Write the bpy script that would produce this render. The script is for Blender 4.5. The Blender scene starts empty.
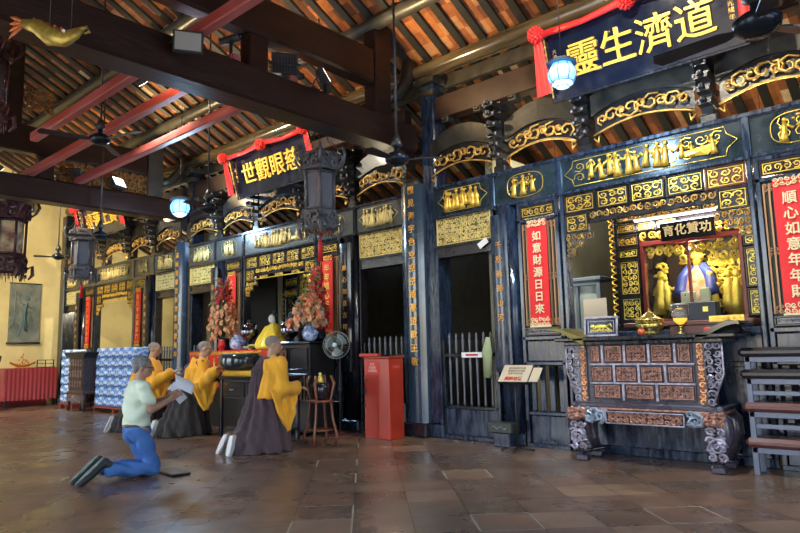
import bpy, bmesh, math, random
import numpy as np
from mathutils import Vector, Matrix, Euler
PI = math.pi
sc = bpy.context.scene
col = sc.collection

# ---------------------------------------------------------------- camera
H = 1.2
FPX = 644.3
PITCH, ROLL, YAW = [math.radians(a) for a in (7.46, -1.333, 41.85)]
_fw = Vector((-math.sin(YAW)*math.cos(PITCH), math.cos(YAW)*math.cos(PITCH), math.sin(PITCH)))
_r0 = Vector((math.cos(YAW), math.sin(YAW), 0)); _u0 = _r0.cross(_fw)
_r = _r0*math.cos(ROLL)+_u0*math.sin(ROLL); _u = _r.cross(_fw)
cam_data = bpy.data.cameras.new('camera'); cam = bpy.data.objects.new('camera', cam_data); col.objects.link(cam)
m = Matrix.Identity(4)
for i in range(3):
    m[i][0] = _r[i]; m[i][1] = _u[i]; m[i][2] = -_fw[i]
m.translation = Vector((0, 0, H)); cam.matrix_world = m
cam_data.sensor_width = 36.0; cam_data.lens = FPX/800*36; cam_data.clip_start = 0.05; cam_data.clip_end = 300
sc.camera = cam
# ---------------------------------------------------------------- colour management
sc.view_settings.view_transform = 'Standard'; sc.view_settings.look = 'None'
sc.view_settings.gamma = 1.0; sc.view_settings.use_curve_mapping = False
sc.view_settings.exposure = 1.0
# ---------------------------------------------------------------- daylight over the open courtyard
w = bpy.data.worlds.new('sky'); sc.world = w; w.use_nodes = True
nt = w.node_tree; nt.nodes.clear()
sky = nt.nodes.new('ShaderNodeTexSky'); sky.sky_type = 'NISHITA'; sky.sun_disc = False
sky.sun_elevation = math.radians(58); sky.sun_rotation = math.radians(200); sky.dust_density = 2.5; sky.air_density = 1.0
bg = nt.nodes.new('ShaderNodeBackground'); bg.inputs[1].default_value = 0.55
wo = nt.nodes.new('ShaderNodeOutputWorld')
nt.links.new(sky.outputs[0], bg.inputs[0]); nt.links.new(bg.outputs[0], wo.inputs[0])
sund = bpy.data.lights.new('sun', 'SUN'); sund.energy = 5.0; sund.angle = 0.02; sund.color = (1, .95, .85)
suno = bpy.data.objects.new('sun', sund); suno.rotation_euler = (math.radians(24), math.radians(10), 0); suno.location = (0, -8, 15); col.objects.link(suno)

def ray(x, y): return _fw*FPX + _r*(x-400) - _u*(y-266.5)
CAM = Vector((0, 0, H))
def aY(x, y, Y):
    d = ray(x, y); return CAM + d*(Y/d.y)
def aX(x, y, X):
    d = ray(x, y); return CAM + d*(X/d.x)
def aZ(x, y, z=0.0):
    d = ray(x, y); return CAM + d*((z-H)/d.z)

# ---------------------------------------------------------------- materials
MT = {}
def mat(name, colr, rough=.5, metal=0., coat=0., bump=0., bscale=40., var=0., vscale=6., emit=None, estr=0., trans=0., alpha=1., rvar=0., stretch=None, colr2=None, spec=.5, sheen=0.):
    if name in MT: return MT[name]
    M = bpy.data.materials.new(name); M.use_nodes = True; n = M.node_tree; b = n.nodes['Principled BSDF']
    b.inputs['Base Color'].default_value = (*colr, 1); b.inputs['Roughness'].default_value = rough; b.inputs['Metallic'].default_value = metal
    b.inputs['Coat Weight'].default_value = coat; b.inputs['Coat Roughness'].default_value = .12
    b.inputs['Specular IOR Level'].default_value = spec
    b.inputs['Transmission Weight'].default_value = trans; b.inputs['Alpha'].default_value = alpha
    if sheen: b.inputs['Sheen Weight'].default_value = sheen
    if emit: b.inputs['Emission Color'].default_value = (*emit, 1); b.inputs['Emission Strength'].default_value = estr
    if bump or var or rvar or colr2:
        tc = n.nodes.new('ShaderNodeTexCoord'); mp = n.nodes.new('ShaderNodeMapping'); n.links.new(tc.outputs['Object'], mp.inputs[0])
        if stretch: mp.inputs['Scale'].default_value = stretch
        if var or colr2 or rvar:
            no = n.nodes.new('ShaderNodeTexNoise'); no.inputs['Scale'].default_value = vscale; no.inputs['Detail'].default_value = 6; n.links.new(mp.outputs[0], no.inputs[0])
            if var or colr2:
                cr = n.nodes.new('ShaderNodeValToRGB'); cr.color_ramp.elements[0].position = .35; cr.color_ramp.elements[1].position = .65
                c2 = colr2 if colr2 else tuple(min(1, c*(1+var)) for c in colr); c1 = colr if colr2 else tuple(c*(1-var) for c in colr)
                cr.color_ramp.elements[0].color = (*c1, 1); cr.color_ramp.elements[1].color = (*c2, 1)
                n.links.new(no.outputs[0], cr.inputs[0]); n.links.new(cr.outputs[0], b.inputs['Base Color'])
            if rvar:
                mr = n.nodes.new('ShaderNodeMapRange'); mr.inputs[1].default_value = .3; mr.inputs[2].default_value = .7
                mr.inputs[3].default_value = max(.03, rough-rvar); mr.inputs[4].default_value = min(1, rough+rvar)
                n.links.new(no.outputs[0], mr.inputs[0]); n.links.new(mr.outputs[0], b.inputs['Roughness'])
        if bump:
            n2 = n.nodes.new('ShaderNodeTexNoise'); n2.inputs['Scale'].default_value = bscale; n2.inputs['Detail'].default_value = 4; n.links.new(mp.outputs[0], n2.inputs[0])
            bp = n.nodes.new('ShaderNodeBump'); bp.inputs['Strength'].default_value = bump; bp.inputs['Distance'].default_value = .02
            n.links.new(n2.outputs[0], bp.inputs['Height']); n.links.new(bp.outputs[0], b.inputs['Normal'])
    MT[name] = M; return M

LAC = mat('black_lacquer', (.006, .008, .013), .22, coat=.45, rvar=.1, vscale=7, bump=.12, bscale=9, stretch=(3, 3, .7), colr2=(.012, .016, .026))
LACB = mat('blue_black_lacquer', (.008, .015, .034), .24, coat=.6, rvar=.16, vscale=6, bump=.22, bscale=7, stretch=(3, 3, .6), colr2=(.022, .042, .085))
PURP = mat('dark_purple_lacquer', (.010, .007, .011), .3, coat=.35, rvar=.1, bump=.1, bscale=12)
SLATE = mat('slate_grey_painted_board', (.05, .058, .056), .35, coat=.3, var=.25, vscale=5, bump=.1, bscale=15)
BEAM = mat('dark_brown_beam', (.020, .008, .006), .33, var=.35, vscale=3, stretch=(3, .6, 3), bump=.2, bscale=12)
BEAMG = mat('grey_brown_beam', (.045, .038, .03), .5, var=.3, vscale=4, bump=.2, bscale=12)
BRK = mat('dark_bracket_wood', (.013, .012, .013), .35, var=.4, vscale=8, bump=.25, bscale=14, coat=.2)
DUST = mat('dusty_brown_wood', (.03, .025, .018), .45, var=.6, vscale=5, bump=.3, bscale=12)
GOLD = mat('gold_leaf', (.95, .58, .10), .36, metal=.75, var=.22, vscale=14, bump=.2, bscale=60)
GOLDY = mat('bright_yellow_gold', (1.0, .78, .16), .4, metal=.45, var=.12, vscale=20, bump=.2, bscale=60)
GOLDD = mat('old_gold', (.62, .36, .09), .42, metal=.6, var=.3, vscale=14, bump=.2, bscale=50)
COPPER = mat('gilt_red_brown_relief', (.40, .20, .145), .4, metal=.35, var=.45, vscale=30)
SILV = mat('silvery_carved_wood', (.36, .34, .42), .3, metal=.45, var=.35, vscale=20)
RED = mat('red_paint', (.62, .035, .02), .35, var=.15, vscale=6)
REDB = mat('red_banner_cloth', (.78, .02, .025), .6, var=.06)
SILK = mat('red_silk', (.62, .012, .012), .45, sheen=.05, bump=.15, bscale=30)
CREAM = mat('cream_silk', (.85, .72, .42), .5)
PINKB = mat('pinkish_brown_stripes', (.42, .22, .16), .6)
WHITE = mat('white', (.85, .86, .88), .5)
STEEL = mat('steel', (.5, .5, .52), .3, metal=.9)
DGREY = mat('dark_grey_metal', (.05, .05, .055), .4, metal=.5)
PIPEG = mat('grey_round_purlin', (.045, .045, .038), .4, var=.3)
REDBEAM = mat('faded_red_purlin', (.34, .045, .03), .38, colr2=(.38, .12, .12), vscale=2.5, bump=.15, bscale=20, stretch=(.5, 3, 3))
BRASS = mat('brass', (.60, .46, .14), .25, metal=.9, var=.2)
BLK = mat('matt_black', (.012, .012, .014), .5)
GLOSSB = mat('gloss_black', (.01, .011, .016), .12, coat=.8)
JADE = mat('pale_green', (.35, .5, .4), .4)

# ---------------------------------------------------------------- mesh building
class MB:
    def __init__(s): s.v = []; s.f = []; s.mi = []; s.sm = []; s.M = None
    def add(s, vs, fs, mi=0, smooth=False):
        o = len(s.v)
        if s.M is not None: vs = [tuple(s.M @ Vector(v)) for v in vs]
        s.v.extend([tuple(v) for v in vs]); s.f.extend([tuple(i+o for i in f) for f in fs]); s.mi.extend([mi]*len(fs)); s.sm.extend([smooth]*len(fs))
        return s
    def box(s, x0, x1, y0, y1, z0, z1, b=0., mi=0, rz=0.):
        if x0 > x1: x0, x1 = x1, x0
        if y0 > y1: y0, y1 = y1, y0
        if z0 > z1: z0, z1 = z1, z0
        cx, cy, cz = (x0+x1)/2, (y0+y1)/2, (z0+z1)/2; hx, hy, hz = (x1-x0)/2, (y1-y0)/2, (z1-z0)/2
        b = min(b, hx*.9, hy*.9, hz*.9)
        if b <= 0:
            vs = [(x, y, z) for x in (-hx, hx) for y in (-hy, hy) for z in (-hz, hz)]
            fs = [(0, 1, 3, 2), (4, 6, 7, 5), (0, 4, 5, 1), (2, 3, 7, 6), (0, 2, 6, 4), (1, 5, 7, 3)]
        else:
            vs = []; idx = {}
            for sx in (-1, 1):
                for sy in (-1, 1):
                    for sz in (-1, 1):
                        for ax in range(3):
                            p = [sx*(hx-b), sy*(hy-b), sz*(hz-b)]; p[ax] = (sx*hx, sy*hy, sz*hz)[ax]
                            idx[(sx, sy, sz, ax)] = len(vs); vs.append(tuple(p))
            fs = []
            for ax in range(3):
                a1, a2 = (ax+1) % 3, (ax+2) % 3
                for sg in (-1, 1):
                    q = []
                    for (p, r) in ((-1, -1), (1, -1), (1, 1), (-1, 1)):
                        k = [0, 0, 0]; k[ax] = sg; k[a1] = p; k[a2] = r; q.append(idx[(*k, ax)])
                    fs.append(tuple(q) if sg > 0 else tuple(q[::-1]))
                for p in (-1, 1):
                    for r in (-1, 1):
                        k0 = [0, 0, 0]; k0[a1] = p; k0[a2] = r; k0[ax] = -1; k1 = list(k0); k1[ax] = 1
                        q = (idx[(*k0, a1)], idx[(*k1, a1)], idx[(*k1, a2)], idx[(*k0, a2)])
                        fs.append(q if p*r < 0 else q[::-1])
            for sx in (-1, 1):
                for sy in (-1, 1):
                    for sz in (-1, 1):
                        q = tuple(idx[(sx, sy, sz, a)] for a in range(3)); fs.append(q if sx*sy*sz > 0 else q[::-1])
        if rz:
            c, si = math.cos(rz), math.sin(rz); vs = [(x*c-y*si, x*si+y*c, z) for x, y, z in vs]
        return s.add([(x+cx, y+cy, z+cz) for x, y, z in vs], fs, mi)
    def lathe(s, prof, n=16, cx=0., cy=0., mi=0, smooth=True, axis='z', a0=0.):
        vs = []; fs = []
        for r, z in prof:
            for k in range(n):
                a = a0+2*PI*k/n; p = (r*math.cos(a), r*math.sin(a), z)
                if axis == 'y': p = (p[0], p[2], p[1])
                if axis == 'x': p = (p[2], p[0], p[1])
                vs.append((p[0]+cx, p[1]+cy, p[2]) if axis == 'z' else p)
        for j in range(len(prof)-1):
            for k in range(n):
                a, b2 = j*n+k, j*n+(k+1) % n; fs.append((a, b2, b2+n, a+n))
        if prof[0][0] > 1e-4: fs.append(tuple(range(n))[::-1])
        if prof[-1][0] > 1e-4: fs.append(tuple(range((len(prof)-1)*n, len(prof)*n)))
        return s.add(vs, fs, mi, smooth)
    def tube(s, pts, r, n=6, mi=0, smooth=True, flat=1.0, closed=False):
        pts = [Vector(p) for p in pts]; rs = r if hasattr(r, '__len__') else [r]*len(pts); N = len(pts)
        vs = []; fs = []; pn = None
        for i, p in enumerate(pts):
            t = (pts[min(i+1, N-1)]-pts[max(i-1, 0)])
            if t.length < 1e-9: t = Vector((0, 0, 1))
            t.normalize()
            if pn is None:
                ref = Vector((0, 1, 0)) if abs(t.y) < .9 else Vector((1, 0, 0)); a = t.cross(ref).normalized()
            else:
                a = (pn - t*pn.dot(t)); a = a.normalized() if a.length > 1e-6 else pn
            pn = a; b = t.cross(a)
            for k in range(n):
                th = 2*PI*(k+.5)/n; vs.append(tuple(p + a*(rs[i]*math.cos(th)) + b*(rs[i]*flat*math.sin(th))))
        for i in range(N-1):
            for k in range(n):
                q, q2 = i*n+k, i*n+(k+1) % n; fs.append((q, q2, q2+n, q+n))
        fs.append(tuple(range(n))[::-1]); fs.append(tuple(range((N-1)*n, N*n)))
        return s.add(vs, fs, mi, smooth)
    def prism(s, poly, y0, y1, mi=0, axis='y', smooth=False):
        n = len(poly)
        if axis == 'y': vs = [(x, y0, z) for x, z in poly]+[(x, y1, z) for x, z in poly]
        elif axis == 'x': vs = [(y0, x, z) for x, z in poly]+[(y1, x, z) for x, z in poly]
        else: vs = [(x, z, y0) for x, z in poly]+[(x, z, y1) for x, z in poly]
        fs = [tuple(range(n)), tuple(range(2*n-1, n-1, -1))]+[(i, i+n, (i+1) % n+n, (i+1) % n) for i in range(n)]
        return s.add(vs, fs, mi, smooth)
    def ball(s, c, r, n=10, m_=6, mi=0, smooth=True):
        rx, ry, rz = r if hasattr(r, '__len__') else (r, r, r)
        vs = [(c[0], c[1], c[2]-rz)]
        for j in range(1, m_):
            ph = -PI/2+PI*j/m_
            for k in range(n):
                a = 2*PI*k/n; vs.append((c[0]+rx*math.cos(ph)*math.cos(a), c[1]+ry*math.cos(ph)*math.sin(a), c[2]+rz*math.sin(ph)))
        vs.append((c[0], c[1], c[2]+rz)); L = len(vs)-1; fs = []
        for k in range(n):
            fs.append((0, 1+(k+1) % n, 1+k)); fs.append((L, L-n+k, L-n+(k+1) % n))
        for j in range(m_-2):
            for k in range(n):
                a, b = 1+j*n+k, 1+j*n+(k+1) % n; fs.append((a, b, b+n, a+n))
        return s.add(vs, fs, mi, smooth)
    def grid(s, P, mi=0, smooth=True, closed=False):
        R = len(P); C = len(P[0]); vs = [v for row in P for v in row]; fs = []
        for i in range(R-1):
            for j in range(C if closed else C-1):
                fs.append((i*C+j, i*C+(j+1) % C, (i+1)*C+(j+1) % C, (i+1)*C+j))
        return s.add(vs, fs, mi, smooth)
    def build(s, name, mats, parent=None, loc=(0, 0, 0), rot=(0, 0, 0), fix=True):
        me = bpy.data.meshes.new(name); me.from_pydata(s.v, [], s.f)
        if not isinstance(mats, (list, tuple)): mats = [mats]
        for m_ in mats: me.materials.append(m_)
        me.polygons.foreach_set('material_index', s.mi); me.polygons.foreach_set('use_smooth', s.sm)
        if fix:
            bm = bmesh.new(); bm.from_mesh(me); bmesh.ops.recalc_face_normals(bm, faces=bm.faces); bm.to_mesh(me); bm.free()
        me.update()
        o = bpy.data.objects.new(name, me); col.objects.link(o); o.location = loc; o.rotation_euler = rot
        if parent: o.parent = parent
        return o

def thing(name, label, cat, loc=(0, 0, 0), rot=(0, 0, 0), group=None):
    o = bpy.data.objects.new(name, None); o.empty_display_size = .1; col.objects.link(o)
    o.location = loc; o.rotation_euler = rot; return tag(o, label, cat, group)
def tag(o, label=None, cat=None, group=None, kind=None):
    if label: o['label'] = label
    if cat: o['category'] = cat
    if group: o['group'] = group
    if kind: o['kind'] = kind
    return o
def struct(o): o['kind'] = 'structure'; return o
KIDS = {}
def dup(root, label, loc=None, rot=None, scale=None):
    r = root.copy(); col.objects.link(r); r['label'] = label
    if loc is not None: r.location = loc
    if rot is not None: r.rotation_euler = rot
    if scale is not None: r.scale = scale
    for ch in list(root.children):
        c = ch.copy(); col.objects.link(c); c.parent = r
        for g in list(ch.children):
            d = g.copy(); col.objects.link(d); d.parent = c
    return r
def text(body, size, m_, parent, loc, rot=(PI/2, 0, 0), ext=.004, bold=.0, name='lettering', sp=1.0, sx=1.0):
    c = bpy.data.curves.new(name, 'FONT'); c.body = body; c.size = size; c.align_x = 'CENTER'; c.align_y = 'CENTER'; c.extrude = ext; c.offset = bold
    c.space_line = sp; c.resolution_u = 2; c.space_character = sx
    t = bpy.data.objects.new('tmp', c); col.objects.link(t)
    bpy.context.view_layer.update()
    me = bpy.data.meshes.new_from_object(t.evaluated_get(bpy.context.evaluated_depsgraph_get()))
    bpy.data.objects.remove(t); me.materials.clear(); me.materials.append(m_); me.name = name
    o = bpy.data.objects.new(name, me); col.objects.link(o); o.location = loc; o.rotation_euler = rot
    if parent: o.parent = parent
    return o

# scroll-work: interlocking spirals and leaves filling a rectangle in the xz plane, standing proud towards -y
def scrolls(mb, x0, x1, z0, z1, y, cell=.1, r=.01, seed=1, mi=0, n=4, leaf=True, dens=1.0, turns=1.3):
    R = random.Random(seed); W = x1-x0; Hh = z1-z0
    nx = max(1, round(W/cell)); nz = max(1, round(Hh/cell)); cw = W/nx; ch = Hh/nz
    for i in range(nx):
        for j in range(nz):
            if R.random() > dens: continue
            cx = x0+(i+.5)*cw; cz = z0+(j+.5)*ch; a0 = R.random()*6.28; sg = 1 if (i+j) % 2 else -1
            RX, RZ = cw*.5, ch*.5; pts = []; rr = []
            K = 9
            for k in range(K+1):
                t = k/K; q = (1-t*.82); a = a0+sg*turns*2*PI*t
                pts.append((cx+RX*q*math.cos(a), y-r*.3*R.random(), cz+RZ*q*math.sin(a))); rr.append(r*(.55+.6*math.sin(PI*min(1, t+.25))))
            mb.tube(pts, rr, n, mi, smooth=False)
            if leaf:
                for k in range(2):
                    a = R.random()*6.28; q = .35+.6*R.random(); px = cx+RX*q*math.cos(a); pz = cz+RZ*q*math.sin(a); e = r*1.9
                    mb.add([(px-e, y, pz), (px, y, pz-e*.7), (px+e, y, pz), (px, y, pz+e*.7), (px, y-r*1.4, pz)], [(0, 1, 4), (1, 2, 4), (2, 3, 4), (3, 0, 4)], mi)
    return mb
def figures(mb, x0, x1, z0, z1, y, n=6, seed=2, mi=0):
    R = random.Random(seed)
    for i in range(n):
        x = x0+(i+.5+R.uniform(-.25, .25))*(x1-x0)/n; h = (z1-z0)*R.uniform(.72, 1.); z = z0+R.uniform(0, (z1-z0)-h); lean = R.uniform(-.12, .12)*h
        mb.M = Matrix.Translation((x, y, z)) @ Matrix.Scale(.45, 4, (0, 1, 0))
        mb.tube([(0, 0, 0), (lean*.3, 0, h*.3), (lean*.6, 0, h*.55), (lean, 0, h*.8)], [h*.20, h*.13, h*.12, h*.07], 6, mi)
        mb.ball((lean, 0, h*.9), h*.095, 6, 4, mi)
        for sg in (-1, 1):
            ex = sg*h*R.uniform(.16, .3); ez = h*R.uniform(.35, .75)
            mb.tube([(lean*.9, 0, h*.74), (lean+ex*.6, 0, h*.6), (lean+ex, 0, ez)], [h*.05, h*.05, h*.07], 5, mi)
        mb.M = None
    for i in range(n):
        x = R.uniform(x0, x1); z = R.uniform(z0, z1); e = (z1-z0)*.06
        mb.ball((x, y, z), (e, e*.4, e*.7), 6, 4, mi)
    return mb
# ================================================================ SETTING
FY = 7.1           # front plane of the carved timber facade
XL = -19.15        # left end wall
# floor: 45 degree stone pavers
def floor_mat():
    M = bpy.data.materials.new('stone_pavers'); M.use_nodes = True; n = M.node_tree; b = n.nodes['Principled BSDF']; L = n.links.new
    tc = n.nodes.new('ShaderNodeTexCoord'); sp = n.nodes.new('ShaderNodeSeparateXYZ'); L(tc.outputs['Object'], sp.inputs[0])
    def mth(op, a, bv=None, c=None):
        k = n.nodes.new('ShaderNodeMath'); k.operation = op
        for i, q in enumerate((a, bv, c)):
            if q is None: continue
            if isinstance(q, (int, float)): k.inputs[i].default_value = q
            else: L(q, k.inputs[i])
        return k.outputs[0]
    s2 = 2**.5
    u = mth('DIVIDE', mth('SUBTRACT', mth('DIVIDE', mth('ADD', sp.outputs[0], sp.outputs[1]), s2), .74), .43)
    v = mth('DIVIDE', mth('SUBTRACT', mth('DIVIDE', mth('SUBTRACT', sp.outputs[1], sp.outputs[0]), s2), 4.43), .44)
    fu, fv = mth('FLOOR', u), mth('FLOOR', v)
    gu = mth('MINIMUM', mth('FRACT', u), mth('SUBTRACT', 1.0, mth('FRACT', u))); gv = mth('MINIMUM', mth('FRACT', v), mth('SUBTRACT', 1.0, mth('FRACT', v)))
    g = mth('LESS_THAN', mth('MINIMUM', gu, gv), .012)
    cv = n.nodes.new('ShaderNodeCombineXYZ'); L(fu, cv.inputs[0]); L(fv, cv.inputs[1])
    wn = n.nodes.new('ShaderNodeTexWhiteNoise'); wn.noise_dimensions = '2D'; L(cv.outputs[0], wn.inputs[0])
    cr = n.nodes.new('ShaderNodeValToRGB'); e = cr.color_ramp.elements
    e[0].position = 0; e[0].color = (.12, .078, .052, 1); e[1].position = 1; e[1].color = (.235, .158, .105, 1)
    for p, c in ((.3, (.17, .112, .075)), (.55, (.155, .098, .07)), (.8, (.19, .108, .068))):
        x = cr.color_ramp.elements.new(p); x.color = (*c, 1)
    L(wn.outputs[0], cr.inputs[0])
    no = n.nodes.new('ShaderNodeTexNoise'); no.inputs['Scale'].default_value = 3.5; no.inputs['Detail'].default_value = 8; no.inputs['Roughness'].default_value = .65; L(tc.outputs['Object'], no.inputs[0])
    mx = n.nodes.new('ShaderNodeMix'); mx.data_type = 'RGBA'; mx.blend_type = 'OVERLAY'; mx.inputs[0].default_value = .75; L(cr.outputs[0], mx.inputs[6]); L(no.outputs[0], mx.inputs[7])
    mg = n.nodes.new('ShaderNodeMix'); mg.data_type = 'RGBA'; L(g, mg.inputs[0]); L(mx.outputs[2], mg.inputs[6]); mg.inputs[7].default_value = (.06, .04, .03, 1)
    L(mg.outputs[2], b.inputs['Base Color'])
    mp2 = n.nodes.new('ShaderNodeTexNoise'); mp2.inputs['Scale'].default_value = 1.6; mp2.inputs['Detail'].default_value = 5; L(tc.outputs['Object'], mp2.inputs[0])
    mr = n.nodes.new('ShaderNodeMapRange'); mr.inputs[1].default_value = .3; mr.inputs[2].default_value = .7; mr.inputs[3].default_value = .16; mr.inputs[4].default_value = .36
    L(mp2.outputs[0], mr.inputs[0]); L(mth('ADD', mr.outputs[0], mth('MULTIPLY', wn.outputs[0], .10)), b.inputs['Roughness'])
    bp = n.nodes.new('ShaderNodeBump'); bp.inputs['Strength'].default_value = .35; bp.inputs['Distance'].default_value = .012
    hh = mth('ADD', mth('MULTIPLY', no.outputs[0], .8), mth('MULTIPLY', wn.outputs[0], .3)); L(mth('SUBTRACT', hh, mth('MULTIPLY', g, .8)), bp.inputs['Height']); L(bp.outputs[0], b.inputs['Normal'])
    return M
mb = MB().box(-24, 9, -2.6, 13, -.15, 0)
o = struct(mb.build('floor', floor_mat()))
mb = MB()
def uv2(u, v): return ((u-v)/2**.5, (u+v)/2**.5)
def outl(iu, iv, sides='abcd'):
    u0 = .74+iu*.43; v0 = 4.43+iv*.44; P = [(u0, v0), (u0+.43, v0), (u0+.43, v0+.44), (u0, v0+.44)]; t = .006
    for k, sd in enumerate('abcd'):
        if sd not in sides: continue
        (ua, va), (ub, vb) = P[k], P[(k+1) % 4]; a = Vector((*uv2(ua, va), 0)); b_ = Vector((*uv2(ub, vb), 0)); d = (b_-a).normalized(); q = Vector((-d.y, d.x, 0))*t
        mb.add([tuple(p+Vector((0, 0, .0015))) for p in (a-q, b_-q, b_+q, a+q)], [(0, 1, 2, 3)])
for iu, iv, sd in [(0, 0, 'abcd'), (0, 4, 'bdc'), (3, 0, 'abcd'), (-3, 0, 'bcd'), (-3, 4, 'bc'), (-3, 6, 'bcd'), (-3, 1, 'bc'), (-6, 3, 'cd'), (-6, 4, 'a'), (-12, 9, 'abc'), (-8, 7, 'c'), (0, 9, 'bd'), (5, 2, 'ac'), (-2, 9, 'ad'), (2, 6, 'a'), (-9, 3, 'bc')]: outl(iu, iv, sd)
tag(mb.build('trim_1', mat('pale_grout', (.42, .38, .30), .6), fix=False), kind='structure')
# courtyard outside the open front and side
mb = MB().box(-40, 40, -30, -2.62, -.25, -.1); struct(mb.build('courtyard_floor', mat('granite', (.5, .47, .42), .7, var=.15)))
mb = MB().box(9.02, 40, -2.6, 25, -.25, -.1); struct(mb.build('courtyard_floor', MT['granite']))
# left end wall with gable
YEL = mat('cream_plaster', (.70, .58, .27), .7, var=.12, vscale=1.5, bump=.08, bscale=8)
mb = MB().prism([(-2.5, 0), (11.3, 0), (11.3, 3.5), (1.5, 8.4), (-2.5, 6.4)], XL-.25, XL, axis='x'); struct(mb.build('wall_left', YEL))
# unseen front and right walls added to darken the hall, openings give window-like glints
mb = MB(); FW = mat('dark_unseen_wall', (.05, .035, .03), .6)
xsn = [XL, -17.6, -14.2, -11.2, -7.6, -4.6, -1.2, 2.0, 5.2, 6.0]
for i in range(0, len(xsn)-1):
    if i % 2 == 0: mb.box(xsn[i], xsn[i+1], -2.5, -2.3, 0, 4.3)
mb.box(XL, 6.0, -2.5, -2.3, 4.3, 6.5); struct(mb.build('wall_front_unseen', FW))
mb = MB().box(6.0, 6.2, -2.5, -.5, 0, 8).box(6.0, 6.2, 4.5, 11.3, 0, 5).box(6.0, 6.2, -.5, 4.5, 4.2, 8); struct(mb.build('wall_right', FW))  # unseen right wall, added with one opening to limit the daylight
# roof: terracotta underside, slope .5 down towards the facade and on over the shrines behind
def roofz(y): return 5.62+.5*(FY-y)
def tile_mat():
    M = bpy.data.materials.new('terracotta_underside'); M.use_nodes = True; n = M.node_tree; b = n.nodes['Principled BSDF']; L = n.links.new
    tc = n.nodes.new('ShaderNodeTexCoord'); mp = n.nodes.new('ShaderNodeMapping'); L(tc.outputs['Object'], mp.inputs[0]); mp.inputs['Scale'].default_value = (1/.33, 1/.2, 0)
    fl = n.nodes.new('ShaderNodeVectorMath'); fl.operation = 'FLOOR'; L(mp.outputs[0], fl.inputs[0])
    wn = n.nodes.new('ShaderNodeTexWhiteNoise'); L(fl.outputs[0], wn.inputs[0])
    cr = n.nodes.new('ShaderNodeValToRGB'); cr.color_ramp.interpolation = 'CONSTANT'; e = cr.color_ramp.elements
    e[0].position = 0; e[0].color = (.10, .035, .015, 1); e[1].position = .94; e[1].color = (.50, .38, .22, 1)
    for p, c in ((.2, (.24, .075, .022)), (.42, (.34, .115, .03)), (.62, (.15, .045, .018)), (.78, (.08, .028, .014)), (.86, (.36, .17, .07))):
        x = cr.color_ramp.elements.new(p); x.color = (*c, 1)
    L(wn.outputs[0], cr.inputs[0])
    no = n.nodes.new('ShaderNodeTexNoise'); no.inputs['Scale'].default_value = 7; no.inputs['Detail'].default_value = 7; no.inputs['Roughness'].default_value = .7; L(tc.outputs['Object'], no.inputs[0])
    mx = n.nodes.new('ShaderNodeMix'); mx.data_type = 'RGBA'; mx.blend_type = 'OVERLAY'; mx.inputs[0].default_value = .9; L(cr.outputs[0], mx.inputs[6]); L(no.outputs[0], mx.inputs[7])
    L(mx.outputs[2], b.inputs['Base Color']); b.inputs['Roughness'].default_value = .8
    bp = n.nodes.new('ShaderNodeBump'); bp.inputs['Distance'].default_value = .02; L(no.outputs[0], bp.inputs['Height']); L(bp.outputs[0], b.inputs['Normal'])
    return M
RX1 = 6.0
mb = MB().prism([(1.5, roofz(1.5)), (11.3, roofz(11.3)), (11.3, roofz(11.3)+.12), (1.5, roofz(1.5)+.12), (-2.5, roofz(1.5)-1.88), (-2.5, roofz(1.5)-2)], XL-.25, RX1, axis='x')
struct(mb.build('ceiling', tile_mat()))
# rafters
RAFT = mat('dark_rafter', (.016, .015, .012), .6, var=.3)
mb = MB().prism([(1.5, roofz(1.5)-.005), (11.2, roofz(11.2)-.005), (11.2, roofz(11.2)-.06), (1.5, roofz(1.5)-.06)], -.055, .055, axis='x')
xs = [-18.98+.33*i for i in range(74)]
raf = tag(mb.build('rafter', RAFT, loc=(xs[0], 0, 0)), 'dark flat rafter running down the slope under the terracotta roof', 'rafter', 'rafters under the roof')
for x in xs[1:]: dup(raf, raf['label'], (x, 0, 0))
# back wall, partitions and ceilings of the shrine rooms
ROOMW = mat('grey_green_plaster', (.27, .27, .19), .7, var=.1, vscale=2)
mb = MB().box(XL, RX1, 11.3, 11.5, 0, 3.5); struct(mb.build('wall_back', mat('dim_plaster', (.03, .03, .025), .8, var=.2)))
mb = MB().box(-4.92, -4.8, 7.32, 11.28, 0, 3.9); struct(mb.build('wall_partition', ROOMW))
mb = MB().box(-12.75, -12.6, 7.42, 11.28, 0, 3.9); struct(mb.build('wall_partition', mat('cream_partition', (.5, .45, .3), .7)))
mb = MB().box(-18.6, -13.9, 10.4, 10.5, 0, 3.25); struct(mb.build('wall_partition', mat('pale_warm_plaster', (.55, .50, .35), .7, var=.08, vscale=1.2)))
mb = MB().box(RX1-.2, RX1, 7.35, 11.28, 0, 3.4); struct(mb.build('wall_right', ROOMW))

# ---------------------------------------------------------------- roof timbers
hallname = {0: 'right-hand hall', 1: 'middle hall', 2: 'far left hall'}
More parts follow.
